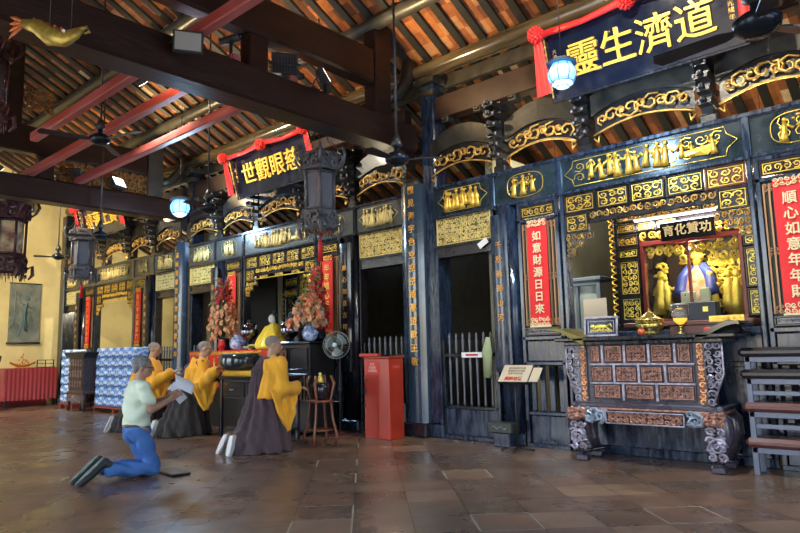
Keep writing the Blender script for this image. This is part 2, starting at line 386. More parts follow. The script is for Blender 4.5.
# lower tie beams
for x, lb in ((-6.1, 'heavy dark brown tie beam crossing the hall to the tall column with gold writing'), (-12.7, 'dark brown tie beam further back, level with the small round blue lamp')):
    tag(MB().box(x-.19, x+.19, -2, 7.05, 4.08, 4.5, b=.03).build('tie_beam', BEAM), lb, 'beam', 'tie beams')
tag(MB().box(-6.22, -5.98, 2.5, 6.25, 4.95, 5.45, b=.03).build('upper_beam', BEAM), 'upper dark brown beam running above the nearest tie beam', 'beam', 'upper beams')
tag(MB().box(-12.82, -12.58, 2.5, 6.25, 4.95, 5.45, b=.03).build('upper_beam', BEAM), 'upper beam above the further tie beam at left', 'beam', 'upper beams')
for x, lb in ((-6.1, 'short dark square post standing on the nearest tie beam'), (-12.7, 'grey square post standing on the further tie beam behind the blue lamp')):
    t = thing('strut_post', lb, 'post', (x, 6.42, 4.5))
    MB().box(-.12, .12, -.16, .16, 0, 1.35, b=.015).build('post', BEAMG if x < -10 else BEAM, t)
    # curved elbow brace to the purlin with carved end
    pts = [(0, .16, .35), (0, .4, .45), (0, .62, .7), (0, .72, 1.05)]
    MB().tube(pts, [.1, .1, .11, .12], 8).build('curved_brace', DUST, t)
for x, y, h, lb in ((-6.1, 4.3, .45, 'stub post between the two beams of the nearest truss'), (-12.7, 4.3, .45, 'stub post between the beams of the further truss')):
    tag(MB().box(x-.1, x+.1, y-.14, y+.14, 4.5, 4.95, b=.02).build('stub_post', BEAM), lb, 'post')
for x, lb in ((-6.1, 'nearest ridge post above the upper beam'), (-12.7, 'further ridge post above the upper beam')):
    tag(MB().box(x-.1, x+.1, 3.6, 3.85, 5.45, 7.15, b=.02).build('king_post', BEAM), lb, 'post')
# gable end timbers on left wall
t = tag(MB().box(XL+.02, XL+.25, 2.5, 6.2, 5.2, 5.6, b=.03).build('wall_beam', BEAMG), 'grey upper beam on the cream end wall', 'beam')
for k, (y, z) in enumerate(((5.9, 4.74), (5.0, 4.75), (3.9, 6.0))):
    mb = MB(); mb.M = Matrix.Translation((-12.7, y, z)) @ Matrix.Rotation(PI/2, 4, 'Z')
    scrolls(mb, -.5, .5, -.22, .22, -.02, .16, .022, 31+k, n=4); scrolls(mb, -.5, .5, -.22, .22, .02, .16, .022, 41+k, n=4); mb.M = None
    tag(mb.build('carved_bracket', mat('dark_gilt', (.22, .10, .03), .45, metal=.4, var=.4, vscale=15)), ['gilded carving wedged under the roof, front end of the further truss', 'gilded carving between the beams above the small blue lamp', 'gilded carving high on the further truss'][k], 'carving', 'gilded truss carvings')
# purlins
def purlin(y, r, m_, name, lb, x0=XL, x1=RX1, drop=0, sq=False, grp=None):
    z = roofz(y)-.065-r-drop
    mb = MB()
    if sq: mb.box(x0, x1, y-r*.75, y+r*.75, z-r, z+r, b=.02)
    else: mb.tube([(x0, y, z), ((x0+x1)/2, y, z), (x1, y, z)], r, 14)
    return tag(mb.build(name, m_), lb, 'purlin', grp)
purlin(FY+.1, .13, mat('pale_worn_purlin', (.075, .055, .03), .22, var=.5, vscale=4, stretch=(.3, 3, 3), coat=.6), 'purlin', 'pale shiny round purlin directly above the plaque boards')
tag(MB().box(XL, RX1, FY+.28, FY+.36, 5.1, 5.3, b=.01).build('gutter_board', DUST), 'long dusty board under the pale purlin', 'board')
purlin(6.3, .10, PIPEG, 'purlin', 'grey round purlin just above the lowest red rail')
purlin(5.0, .10, PIPEG, 'purlin', 'grey round purlin between the upper red rails')
purlin(3.6, .11, PIPEG, 'purlin', 'grey round purlin nearest the ridge')
purlin(8.6, .10, BEAM, 'purlin', 'dark purlin behind the bracket arches')
for y, xl, xr, lb in ((4.87, -13.9, -6.05, 'lowest faded red rail resting across the two tie beams, nearest the name board'), (4.02, -13.3, -6.05, 'middle faded red rail resting on the tie beams, pinkish violet'), (3.38, -10.5, -4.4, 'topmost faded red rail, reaching across the nearest tie beam')):
    tag(MB().box(xl, xr, y-.06, y+.06, 4.505, 4.64, b=.015).build('rail', REDBEAM), lb, 'rail', 'red rails on the tie beams')
# ================================================================ FACADE
def frame_panel(mb, x0, x1, z0, z1, y, d=.03, t=.02, b=.004):
    mb.box(x0, x1, y-d, y, z1-t, z1, b=b); mb.box(x0, x1, y-d, y, z0, z0+t, b=b); mb.box(x0, x0+t, y-d, y, z0+t, z1-t, b=b); mb.box(x1-t, x1, y-d, y, z0+t, z1-t, b=b)
    return mb
def carved_panel(parent, x0, x1, z0, z1, y, seed, cell=.09, r=.008, gold=GOLD, wood=PURP, back=None, t=.02, rim=True, name='carved_panel'):
    """dark framed panel with gilded scroll relief: the frame with its backing, the relief a sub-part"""
    mb = MB(); mb.box(x0, x1, y-.012, y+.01, z0, z1); frame_panel(mb, x0, x1, z0, z1, y-.01, .03, t)
    p = mb.build(name, wood, parent)
    g = MB()
    if rim: frame_panel(g, x0+t*1.3, x1-t*1.3, z0+t*1.3, z1-t*1.3, y-.012, .012, .007, 0)
    scrolls(g, x0+t*1.9, x1-t*1.9, z0+t*1.9, z1-t*1.9, y-.018, cell, r, seed)
    g.build('relief', gold, p, fix=False)
    return p
def couplet_text(s, n=None): return '\n'.join(s)
HC = [-2.63, -9.3, -15.87]
HN = ['nearest hall', 'middle hall', 'far left hall']
def arch(c0, c1, key, lab, gold, lab2):
    """moon beam between two bracket stacks with its pierced gilded spandrel"""
    W = c1-c0; cx = (c0+c1)/2; t = thing('arched_beam', lab, 'beam', (cx, FY+.12, 0), group='arched beams above the facade')
    N = 12; out = []; inn = []
    for k in range(N+1):
        a = -1+2*k/N; out.append((a*W*.5, 4.04+.32*math.cos(a*1.1))); inn.append((a*W*.5, 3.86+.22*math.cos(a*1.2)))
    MB().prism(out+inn[::-1], -.11, .11).build('beam', DUST if key != 1 else BRK, t)
    g = MB(); R = random.Random(int(abs(cx)*100)); n = max(7, int(W/.125))
    for k in range(n):
        a = -.86+1.72*(k+.5)/n; x = a*W*.5; z = 3.77+.17*math.cos(a*1.2)-.01; rad = (.12 if k % 2 else .085)*(1.1-.25*abs(a))
        sg = 1 if k % 2 else -1; a0 = R.random()*6
        g.tube([(x+rad*(1-.8*q/8)*math.cos(a0+sg*q*.95), -.10-.004*q, z+rad*.9*(1-.8*q/8)*math.sin(a0+sg*q*.95)) for q in range(9)], [.011+.006*math.sin(PI*q/8) for q in range(9)], 5)
        if k % 2 == 0: g.ball((x+R.uniform(-.05, .05), -.1, z+.02), (.035, .02, .025), 6, 4)
    g.tube([(a*W*.5, -.10, 3.62+.19*math.cos(a*1.2)) for a in [-.97+1.94*k/14 for k in range(15)]], .013, 5)
    for sg in (-1, 1):
        g.tube([(sg*W*.5*.97, -.1, 3.66), (sg*W*.5*.88, -.1, 3.6), (sg*W*.5*.86, -.1, 3.68)], [.012, .02, .008], 5)
    g.build('pierced_carving', gold, t, fix=False)
    MB().prism([(a*W*.5*.95, 3.86+.22*math.cos(a*1.2)) for a in [-1+2*k/10 for k in range(11)]]+[(a*W*.5*.95, 3.66+.18*math.cos(a*1.2)) for a in [1-2*k/10 for k in range(11)]], -.07, -.05).build('carving_ground', BRK, t)
    return t
def bracket_stack(x, lab):
    t = thing('bracket_stack', lab, 'bracket', (x, FY+.1, 0), group='bracket stacks above the facade')
    mb = MB(); mb.box(-.09, .09, -.1, .1, 3.5, 3.62, b=.015); mb.box(-.055, .055, -.09, .1, 3.62, 4.5)
    mb.build('core', BRK, t)
    b = MB(); d = b
    for k in range(6):
        z = 3.70+k*.135; q = .09+.022*k
        b.prism([(-.065, z), (.065, z), (.085, z+.06), (-.085, z+.06)], -q-.12, .1)
        b.box(-.03, .03, -q-.17, -.05, z+.015, z+.075, b=.01)
        for sx in (-1, 1):
            d.ball((sx*.065, -q-.125, z+.03), (.018, .018, .02), 6, 4, mi=1); d.ball((0, -q-.18, z+.045), (.018, .016, .022), 6, 4, mi=1)
    b.build('corbels', [BRK, mat('grey_worn_studs', (.25, .25, .27), .35, metal=.3)], t)
    return t
def lintel(c, hn, base, key):
    t = thing('painted_lintel', f'long painted board with gilded figures above the doors of the {hn}', 'lintel', (c, 0, 0), group='painted lintels')
    MB().box(-3.04, 3.04, FY-.02, FY+.2, 3.06, 3.49, b=.01).build('board', base, t)
    e = MB()
    for x in (-2.02, -1.05, 1.05, 2.02): e.box(x-.035, x+.035, FY-.045, FY-.02, 3.06, 3.49, b=.006)
    e.box(-3.04, 3.04, FY-.05, FY, 3.47, 3.52, b=.008); e.box(-3.04, 3.04, FY-.045, FY, 3.035, 3.075, b=.008)
    e.build('moulding', LAC if key else LACB, t)
    y = FY-.028
    def outline(x0, x1, kind):
        zc, hz = 3.275, .155; hx = (x1-x0)/2; xc = (x0+x1)/2; P = []
        if kind == 'round': P = [(xc+hx*math.copysign(abs(math.cos(a))**.7, math.cos(a)), zc+hz*math.copysign(abs(math.sin(a))**.7, math.sin(a))) for a in [2*PI*k/24 for k in range(25)]]
        else: P = [(x0, zc), (x0+.1, zc+hz*.5), (x0+.12, zc+hz), (x1-.12, zc+hz), (x1-.1, zc+hz*.5), (x1, zc), (x1-.1, zc-hz*.5), (x1-.12, zc-hz), (x0+.12, zc-hz), (x0+.1, zc-hz*.5), (x0, zc)]
        g = MB(); g.tube([(x, y, z) for x, z in P], .0055 if key == 0 else .003, 4); return g
    gold = GOLD if key == 0 else mat('pale_old_gold', (.60, .48, .19), .45, metal=.45, var=.2, vscale=10)
    for sgn in (-1, 1):
        g = outline(sgn*2.53-.42, sgn*2.53+.42, 'long'); figures(g, sgn*2.53-.3, sgn*2.53+.3, 3.12, 3.43, y-.01, 9, 20+sgn+key*7)
        if key == 0: g.ball((sgn*2.53-.22, y-.005, 3.37), (.05, .02, .03)); 
        g.build('gilded_scene', gold, t, fix=False)
        g = outline(sgn*1.53-.26, sgn*1.53+.26, 'round'); figures(g, sgn*1.53-.2, sgn*1.53+.2, 3.13, 3.42, y-.008, 3 if key == 0 else 4, 50+sgn+key*5)
        scrolls(g, sgn*1.53-.2, sgn*1.53+.2, 3.16, 3.4, y, .12, .006, 70+sgn, dens=.5); g.build('gilded_scene', gold, t, fix=False)
    g = outline(-.97, .97, 'long'); figures(g, -.66, .28, 3.13, 3.44, y-.01, 9 if key == 0 else 12, 90+key); figures(g, .3, .85, 3.16, 3.40, y-.01, 3, 95+key)
    scrolls(g, -.85, .85, 3.15, 3.41, y, .16, .006, 80+key, dens=.35)
    g.add([(.42, y-.01, 3.19), (.68, y-.01, 3.17), (.8, y-.01, 3.29), (.4, y-.01, 3.25), (.6, y-.03, 3.22)], [(0, 1, 4), (1, 2, 4), (2, 3, 4), (3, 0, 4)])
    g.build('gilded_scene', gold, t, fix=False)
    return t
def door_bay(x0, x1, lab, side, n, gate=True, key=0):
    """doorway with a relief panel over it"""
    t = thing('doorway', f'dark lacquered doorway {lab}', 'doorway', ((x0+x1)/2, 0, 0), group='doorways of the facade'); w_ = (x1-x0)/2
    m_ = LACB if key == 0 else PURP
    for xq in (-w_, w_-.03): MB().box(xq, xq+.03, FY, FY+.16, 0, 3.05, b=.006).build('jamb', m_, t)
    MB().box(-w_+.03, w_-.03, FY, FY+.14, 2.48, 2.66, b=.01).box(-w_+.03, w_-.03, FY-.02, FY+.1, 2.62, 2.655, b=.006).build('head_rail', PURP, t)
    mb = MB(); mb.box(-w_+.03, w_-.03, FY+.02, FY+.1, 2.66, 3.05); p = mb.build('relief_panel', mat('deep_gold_ground', (.16, .12, .035), .5, metal=.3), t)
    g = MB(); frame_panel(g, -w_+.035, w_-.035, 2.665, 3.045, FY+.02, .03, .012, 0); scrolls(g, -w_+.055, w_-.055, 2.685, 3.025, FY+.012, .075, .008, n*7+1); scrolls(g, -w_+.055, w_-.055, 2.685, 3.025, FY+.014, .052, .005, n*7+3, dens=.6)
    g.build('relief', mat('pale_gilded_relief', (.80, .66, .26), .45, metal=.3, var=.15, vscale=12) if key < 2 else mat('pale_yellow_relief', (.82, .74, .38), .45, metal=.25), p, fix=False)
    MB().box(-w_+.03, w_-.03, FY+.0, FY+.12, 0, .06, b=.01).build('threshold', LACB, t)
    if gate:
        gl = f'low picket gate of turned lacquered bars {lab}'
        gt = thing('picket_gate', gl, 'gate', ((x0+x1)/2, FY+.06, .06), group='picket gates in the doorways')
        MB().box(-w_+.035, w_-.035, -.02, .02, .0, .34, b=.006).build('lower_panel', LACB if key == 0 else LAC, gt)
        MB().box(-w_+.035, w_-.035, -.03, .03, .34, .385, b=.008).box(-w_+.035, w_-.035, -.026, .026, 1.04, 1.09, b=.008).box(-w_+.035, -w_+.075, -.03, .03, 0, 1.28, b=.006).box(w_-.075, w_-.035, -.03, .03, 0, 1.28, b=.006).build('frame', LAC, gt)
        m0 = MB().lathe([(.012, .38), (.018, .42), (.013, .47), (.016, .75), (.02, .98), (.013, 1.03), (.019, 1.06), (.013, 1.1), (.02, 1.22), (.022, 1.26), (.012, 1.29), (.02, 1.33), (.0, 1.37)], 8)
        nb = 7; pk = m0.build('picket', mat('grey_lacquered_bars', (.09, .10, .125), .35, coat=.4), gt, loc=(-w_+.15, 0, 0))
        for k in range(1, nb):
            c = pk.copy(); col.objects.link(c); c.location.x = -w_+.15+(2*w_-.3)*k/(nb-1); c.parent = gt
    return t
def gold_post(x, w_, lab, txt, side, key):
    """square lacquered post with a rounded writing board"""
    t = thing('door_post', f'lacquered door post {lab}', 'post', (x, FY, 0), group='door posts of the facade')
    mb = MB(); mb.lathe([(w_*.5, .16), (w_*.5, 3.05)], 16, 0, .1); mb.build('shaft', LACB if key == 0 else LAC, t)
    MB().box(-w_*.56, w_*.56, -.07, .2, 0, .16, b=.02).build('plinth', LACB, t)
    b = thing('couplet_board', f'narrow board of gold characters on the post {lab}', 'plaque', (x+side*.02, FY-w_*.5+.085, 0), group='writing boards on the door posts')
    P = [(-w_*.36+w_*.72*k/8, -.035-.03*math.cos((-1+2*k/8)*1.3)) for k in range(9)]
    MB().prism(P+[(w_*.36, 0), (-w_*.36, 0)], .9, 2.92, axis='z').build('board', LACB if key == 0 else LAC, b)
    text(couplet_text(txt), .098, mat('orange_gold_paint', (.8, .38, .07), .45, metal=.3), b, (0, -.068, 2.05), sp=1.9, bold=.0)
    return t
def banner(x, w_, z0, z1, txt, lab, gold_trim, key):
    b = thing('red_banner', lab, 'banner', (x, FY-.055, 0), group='red couplet banners')
    n = 8; P = [[(-w_/2+w_*i/6, -.006*math.sin(i*1.3+j*.3), z0+(z1-z0)*j/n) for i in range(7)] for j in range(n+1)]
    mb = MB().grid(P); mb.grid([[(x_, y_+.006, z_) for x_, y_, z_ in r] for r in P]); mb.build('cloth', REDB, b)
    text(couplet_text(txt), (z1-z0-.26)/len(txt)*.86, CREAM if key == 0 else GOLD, b, (0, -.014, (z0+z1)/2+.0), sp=1.16/1.0, bold=.002, ext=.003)
    if gold_trim:
        g = MB(); scrolls(g, -w_/2, w_/2, z0+.0, z0+.11, -.012, .05, .006, 3); g.box(-w_/2-.01, w_/2+.01, -.014, -.004, z0-.01, z0+.01); g.build('trim_embroidery', CREAM if key == 0 else GOLD, b, fix=False); g = MB()
        scrolls(g, -w_/2, w_/2, z1-.08, z1+.01, -.012, .05, .006, 4); g.build('trim_embroidery', CREAM if key == 0 else GOLD, b, fix=False)
    return b
def couplet_panel(c, side, hn, key, txt):
    """framed wall panel carrying a hanging red banner; below it wainscot and short bars"""
    x0, x1 = sorted((c+side*1.09, c+side*1.67)); x = (x0+x1)/2; w_ = (x1-x0)/2
    sd = 'left' if side < 0 else 'right'; m_ = LACB if key == 0 else LAC
    t = thing('wall_panel', f'narrow framed wall panel on the {sd} of the carved opening, {hn}', 'panel', (x, 0, 0), group='narrow wall panels')
    mb = MB(); frame_panel(mb, -w_, w_, 0, 3.04, FY+.1, .13, .045); mb.box(-w_, w_, FY-.03, FY+.08, 2.78, 2.82, b=.005).box(-w_, w_, FY-.03, FY+.08, 1.29, 1.345, b=.01).box(-w_, w_, FY-.03, FY+.08, .98, 1.03, b=.01).box(-w_, w_, FY-.02, FY+.08, .38, .43, b=.01)
    mb.build('frame', m_, t)
    carved_panel(t, -w_+.05, w_-.05, 2.83, 2.99, FY, key*9+side+11, .075, .007)
    p = MB().box(-w_+.045, w_-.045, FY+.02, FY+.05, 1.345, 2.78).build('back_board', BLK, t)
    st = MB(); n = 9
    for k in range(n+1):
        xx = -w_+.06+(2*w_-.12)*k/n
        if abs(xx) < .10 and key == 0: continue
        st.box(xx-.008, xx+.008, FY-.004, FY+.02, 1.47, 2.76)
    for zz in (1.47, 2.03, 2.68):
        for sx in (-1, 1): scrolls(st, sx*(w_-.12)-.07, sx*(w_-.12)+.07, zz, zz+.09, FY-.004, .05, .005, int(zz*10)+sx)
    st.build('lattice_stripes', mat('gilt_brown_lattice', (.45, .26, .13), .45, metal=.35), t, fix=False)
    carved_panel(t, -w_+.05, w_-.05, 1.35, 1.45, FY, key*9+side+31, .06, .006, gold=mat('tarnished_silver_relief', (.25, .25, .27), .4, metal=.4))
    MB().box(-w_+.045, w_-.045, FY+.0, FY+.05, 1.03, 1.29, b=.012).build('wainscot', m_, t)
    MB().box(-w_+.045, w_-.045, FY+.01, FY+.05, .04, .38, b=.01).build('base_board', m_, t)
    for k in range(4):
        xx = -w_+.1+(2*w_-.2)*k/3; MB().box(xx-.035, xx+.035, FY+.02, FY+.05, .43, .98, b=.006).build('bar', LACB, t)
    wb = .27 if key == 0 else .25
    banner(x, wb, 1.46, 2.78, txt, f'red banner with {"cream" if key == 0 else "gold"} characters hanging on the {sd} of the carved opening, {hn}', True, key)
def carved_screen(c, hn, key):
    t = thing('carved_screen', f'gilded openwork frieze of small panels across the opening of the {hn}', 'screen', (c, 0, 0), group='gilded friezes over the openings')
    W = 1.07; m_ = PURP; y = FY+.03
    for xq in (-W, W-.05): MB().box(xq, xq+.05, FY-.02, FY+.14, 0, 3.05, b=.01).build('side_post', LACB if key == 0 else LAC, t)
    n = 5; w5 = 2*(W-.05)/n
    for k in range(n): carved_panel(t, -W+.05+k*w5+.008, -W+.05+(k+1)*w5-.008, 2.80, 3.035, y, 100+k+key*10, .1, .0085, gold=GOLD, wood=PURP if k < 4 or key else mat('reddish_wood', (.13, .03, .015), .4))
    for sg in (-1, 1):
        xa, xb = sorted((sg*(W-.055), sg*(W-.055-.3))); carved_panel(t, xa, xb, 2.56, 2.79, y, 120+sg+key*10, .1, .0085)
        gd = MB()
        for wq, z1_, z0_ in ((.34, 2.55, 2.47), (.22, 2.47, 2.38), (.12, 2.38, 2.28)):
            xa, xb = sorted((sg*(W-.055), sg*(W-.055-wq))); gd.box(xa, xb, y-.01, y+.01, z0_, z1_)
        gd.build('bracket_ground', PURP, t)
        g = MB()   # stepped corner bracket below
        for q, (wq, z1_, z0_) in enumerate(((.34, 2.55, 2.47), (.22, 2.47, 2.38), (.12, 2.38, 2.28))):
            xa, xb = sorted((sg*(W-.055), sg*(W-.055-wq))); scrolls(g, xa, xb, z0_, z1_, y-.02, .062, .0075, 130+q+sg+key, n=5)
        g.build('corner_bracket', GOLDD if key == 0 else GOLD, t, fix=False)
    xi = W-.055-.31
    g = MB(); scrolls(g, -xi, xi, 2.70, 2.79, y-.015, .085, .009, 140+key, n=5); g.build('scroll_rail', GOLDD if key == 0 else GOLD, t, fix=False)
    MB().box(-xi, xi, y-.005, y+.03, 2.68, 2.80, b=.004).box(-xi, xi, y-.03, y+.03, 2.655, 2.68, b=.004).build('rail_ground', m_, t)
    if key:
        g = MB(); 
        for sg in (-1, 0, 1): scrolls(g, sg*xi*.66-.12, sg*xi*.66+.12, 2.60, 2.655, y-.01, .06, .007, 150+sg+key)
        g.box(-xi, xi, y-.02, y+.0, 2.585, 2.60); g.build('drop_rail', GOLD, t, fix=False)
    # low wall under the opening
    lw = MB().box(-W+.05, W-.05, FY, FY+.1, 0, 1.30, b=.01).box(-W+.05, W-.05, FY-.04, FY+.12, 1.28, 1.36, b=.012).box(-W+.05, W-.05, FY-.02, FY+.02, .96, 1.02, b=.01).box(-W+.05, W-.05, FY-.03, FY+.02, 0, .1, b=.01)
    lw.build('low_wall', LACB if key == 0 else LAC, t)
    return t
TXT_POST = ['千秋義節山河', '心正永濟蒼生', '慧日高懸普照', '順心如意吉祥', '佛光普照山門', '寶殿巍峨香煙']
BT = [('如意財源日日來', '順心如意年年財'), ('大吉大利好運來', '年年順心好時光'), ('風調雨順國泰安', '日日平安福滿門')]
for k, c in enumerate(HC):
    hn = HN[k]; nb = mat
    lintel(c, hn, mat('blue_black_painted_board', (.012, .026, .036), .22, coat=.5, var=.3, vscale=4, rvar=.1) if k == 0 else SLATE, k)
    door_bay(c-3.04, c-2.06, f'at the left side of the {hn}', -1, k*2, True, k)
    door_bay(c+2.06, c+3.04, f'at the right side of the {hn}', 1, k*2+1, k != 2 or True, k)
    gold_post(c-1.87, .34, f'left of the carved opening, {hn}', TXT_POST[2*k], -1, k); gold_post(c+1.87, .34, f'right of the carved opening, {hn}', TXT_POST[2*k+1][::1], 1, k)
    couplet_panel(c, -1, hn, k, BT[k][0]); couplet_panel(c, 1, hn, k, BT[k][1])
    carved_screen(c, hn, k)
    bx = [c-3.1, c-1.92, c-.7, c+.7, c+1.92, c+3.1]
    nm = ['leftmost', 'second from left', 'third from left', 'third from right', 'second from right', 'rightmost']
    for i, x in enumerate(bx[1:5]): bracket_stack(x, f'stacked corbel bracket above the painted board, {nm[i+1]} of the {hn}')
    for i in range(5): arch(bx[i]+(.1 if i else 0), bx[i+1]-(.1 if i < 4 else 0), k, f'{["leftmost", "second", "middle", "fourth", "rightmost"][i]} arched beam with pierced carving above the painted board, {hn}', GOLDD, '')
    t = thing('cross_beam', f'brown beam with square blocks above the arches of the {hn}', 'beam', (c, FY+.15, 0), group='beams above the arches')
    MB().box(-3.04, 3.04, -.08, .1, 4.55, 4.9, b=.015).build('beam', mat('reddish_brown_beam', (.03, .014, .010), .4, var=.3), t)
    g = MB()
    for q in range(11): x = -2.8+q*.56; g.box(x-.06, x+.06, -.16, .0, 4.44, 4.54, b=.015).box(x-.035, x+.035, -.2, -.05, 4.47, 4.51, b=.01)
    g.build('corbel_row', DUST, t)
    # beam end boards
# tall pillars and writing columns between the halls
for x, lab, lab2, tx in ((-5.96, 'between the middle hall and the nearest hall', 'behind the red donation box', '觀見海宇色空空空眼慕望歌王敬'), (-12.6, 'between the far left hall and the middle hall', 'at the further tie beam', '法雨慈雲普濟眾生同登覺岸')):
    t = thing('pillar', f'tall square lacquered pillar {lab}', 'pillar', (x+.18, FY+.02, 0), group='tall pillars')
    MB().box(-.12, .13, 0, .3, .18, 5.12, b=.02).build('shaft', LACB if x > -8 else LAC, t); MB().box(-.16, .16, -.05, .34, 0, .18, b=.02).build('plinth', LACB, t)
    mb = MB().box(-.16, .16, -.05, .26, 4.93, 5.02, b=.02).box(-.18, .18, -.07, .26, 5.12, 5.22, b=.02); mb.build('capital', DUST, t)
    t = thing('writing_column', f'rounded column with a long column of gold characters {lab2}', 'column', (x-.11, FY+.02, 0), group='columns with gold writing')
    P = [(-.21+.42*k/10, -.02-.10*math.cos((-1+2*k/10)*1.25)) for k in range(11)]
    MB().prism(P+[(.21, .28), (-.21, .28)], .2, 3.62, axis='z', smooth=False).build('shaft', mat('blue_sheen_lacquer', (.03, .055, .09), .2, coat=.8, rvar=.1, vscale=6), t)
    MB().box(-.24, .24, -.16, .3, 0, .2, b=.02).build('plinth', LAC, t)
    mb = MB().ball((0, -.04, 3.64), (.16, .1, .1), 12, 8); mb.build('cap', DUST, t)
    text(couplet_text(tx), .125, mat('orange_gold_letters', (.95, .5, .09), .4, metal=.4), t, (.045, -.128, 2.28), sp=1.53, bold=.002)
    for sx in (-1, 1):
        pass
t = thing('pillar', 'dark lacquered pillar against the cream end wall', 'pillar', (XL+.16, FY+.02, 0), group='tall pillars')
MB().box(-.14, .14, -.1, .26, .15, 5.2, b=.02).build('shaft', LAC, t); MB().box(-.17, .17, -.13, .3, 0, .15, b=.02).build('plinth', LAC, t)
# ---------------------------------------------------------------- hanging name boards
def rosette(mb, c, r, seed):
    R = random.Random(seed); mb.ball(c, r*.8, 10, 6)
    for k in range(60):
        ph = math.acos(1-2*(k+.5)/60); a = k*2.4; d = Vector((math.sin(ph)*math.cos(a), math.sin(ph)*math.sin(a), math.cos(ph)))
        p = Vector(c)+d*r*.82; mb.ball(tuple(p), (r*.2, r*.2, r*.2), 5, 3)
def signboard(c, y, z0, z1, hw, txt, lab, small, slant, sub):
    t = thing('name_board', lab, 'sign', (c, y, z0), (math.radians(slant), 0, 0), group='name boards'); h = z1-z0
    MB().box(-hw, hw, -.025, .035, 0, h, b=.01).build('board', mat('navy_lacquer', (.004, .007, .02), .18, coat=.5, bump=.12, bscale=5, rvar=.08), t)
    mb = MB(); frame_panel(mb, -hw-.03, hw+.03, -.03, h+.03, -.02, .035, .035, .01); mb.build('rim', LAC, t)
    g = MB(); 
    for sx in (-1, 1):
        g = MB(); g.box(sx*(hw+.005)-.008, sx*(hw+.005)+.008, -.058, -.05, h*.05, h*.95)
        for i in range(9): g.ball((sx*(hw+.005), -.06, h*(.06+.88*i/8)), (.016, .01, .022), 6, 4)
        g.build('gilded_beading', GOLDD, t)
    text(txt, h*.55, mat('rich_gold', (1., .62, .09), .3, metal=.55, bump=.3, bscale=30), t, (0, -.04, h*.47), ext=.012, bold=.002, sx=1.12*hw/(h*1.62))
    for sx in (-1, 1): text('\n'.join(small), .062, GOLDD, t, (sx*(hw-.09), -.03, h*.55), ext=.002, sp=1.1, name='small_lettering')
    s = thing('red_silk_swag', sub, 'ribbon', (c, y, z0), (math.radians(slant), 0, 0), group='red silk swags over the name boards'); s.location = (c, y, z0)
    cl = MB(); yy = -.11
    cl.tube([(-hw-.05, yy, h+.02), (-hw*.5, yy, h+.0), (0, yy, h+.05), (hw*.5, yy, h+.0), (hw+.05, yy, h+.02)], [.045, .035, .045, .035, .045], 8, flat=.6)
    for sx in (-1, 1):
        x = sx*(hw+.05); P = []
        for j in range(7):
            q = j/6; P.append([(x+(-.5+i/6)*(.10+.09*q)+sx*.03*q, yy-.02+.015*math.sin(i*2.2), h-.02-q*h*.86) for i in range(7)])
        cl.grid(P); cl.grid([[(a, b+.008, z) for a, b, z in r] for r in P])
    cl.build('silk_swag', SILK, s)
    rb = MB()
    for k, x in enumerate((-hw-.05, 0, hw+.05)):
        q = MB(); rosette(q, (x, yy-.04, h+.03), .105, k); q.build('rosette', SILK, s)
    return t
signboard(HC[0]+.14, 6.86, 4.15, 4.92, 1.05, '靈生濟道', 'huge navy name board with four gold characters hanging at the top right', '大清光緒年', 14, 'red silk with rosettes draped over the big board at the top right')
signboard(HC[1]+.34, 6.8, 4.10, 4.84, 1.10, '世觀眼慈', 'navy name board with four gold characters above the middle hall', '弟子敬立', 16, 'red silk with three rosettes over the board of the middle hall')
signboard(HC[2]+.1, 6.8, 4.22, 5.0, 1.13, '臺蓮上寶', 'small distant name board with gold characters above the far left hall', '信士敬送', 14, 'red silk over the most distant board at left')
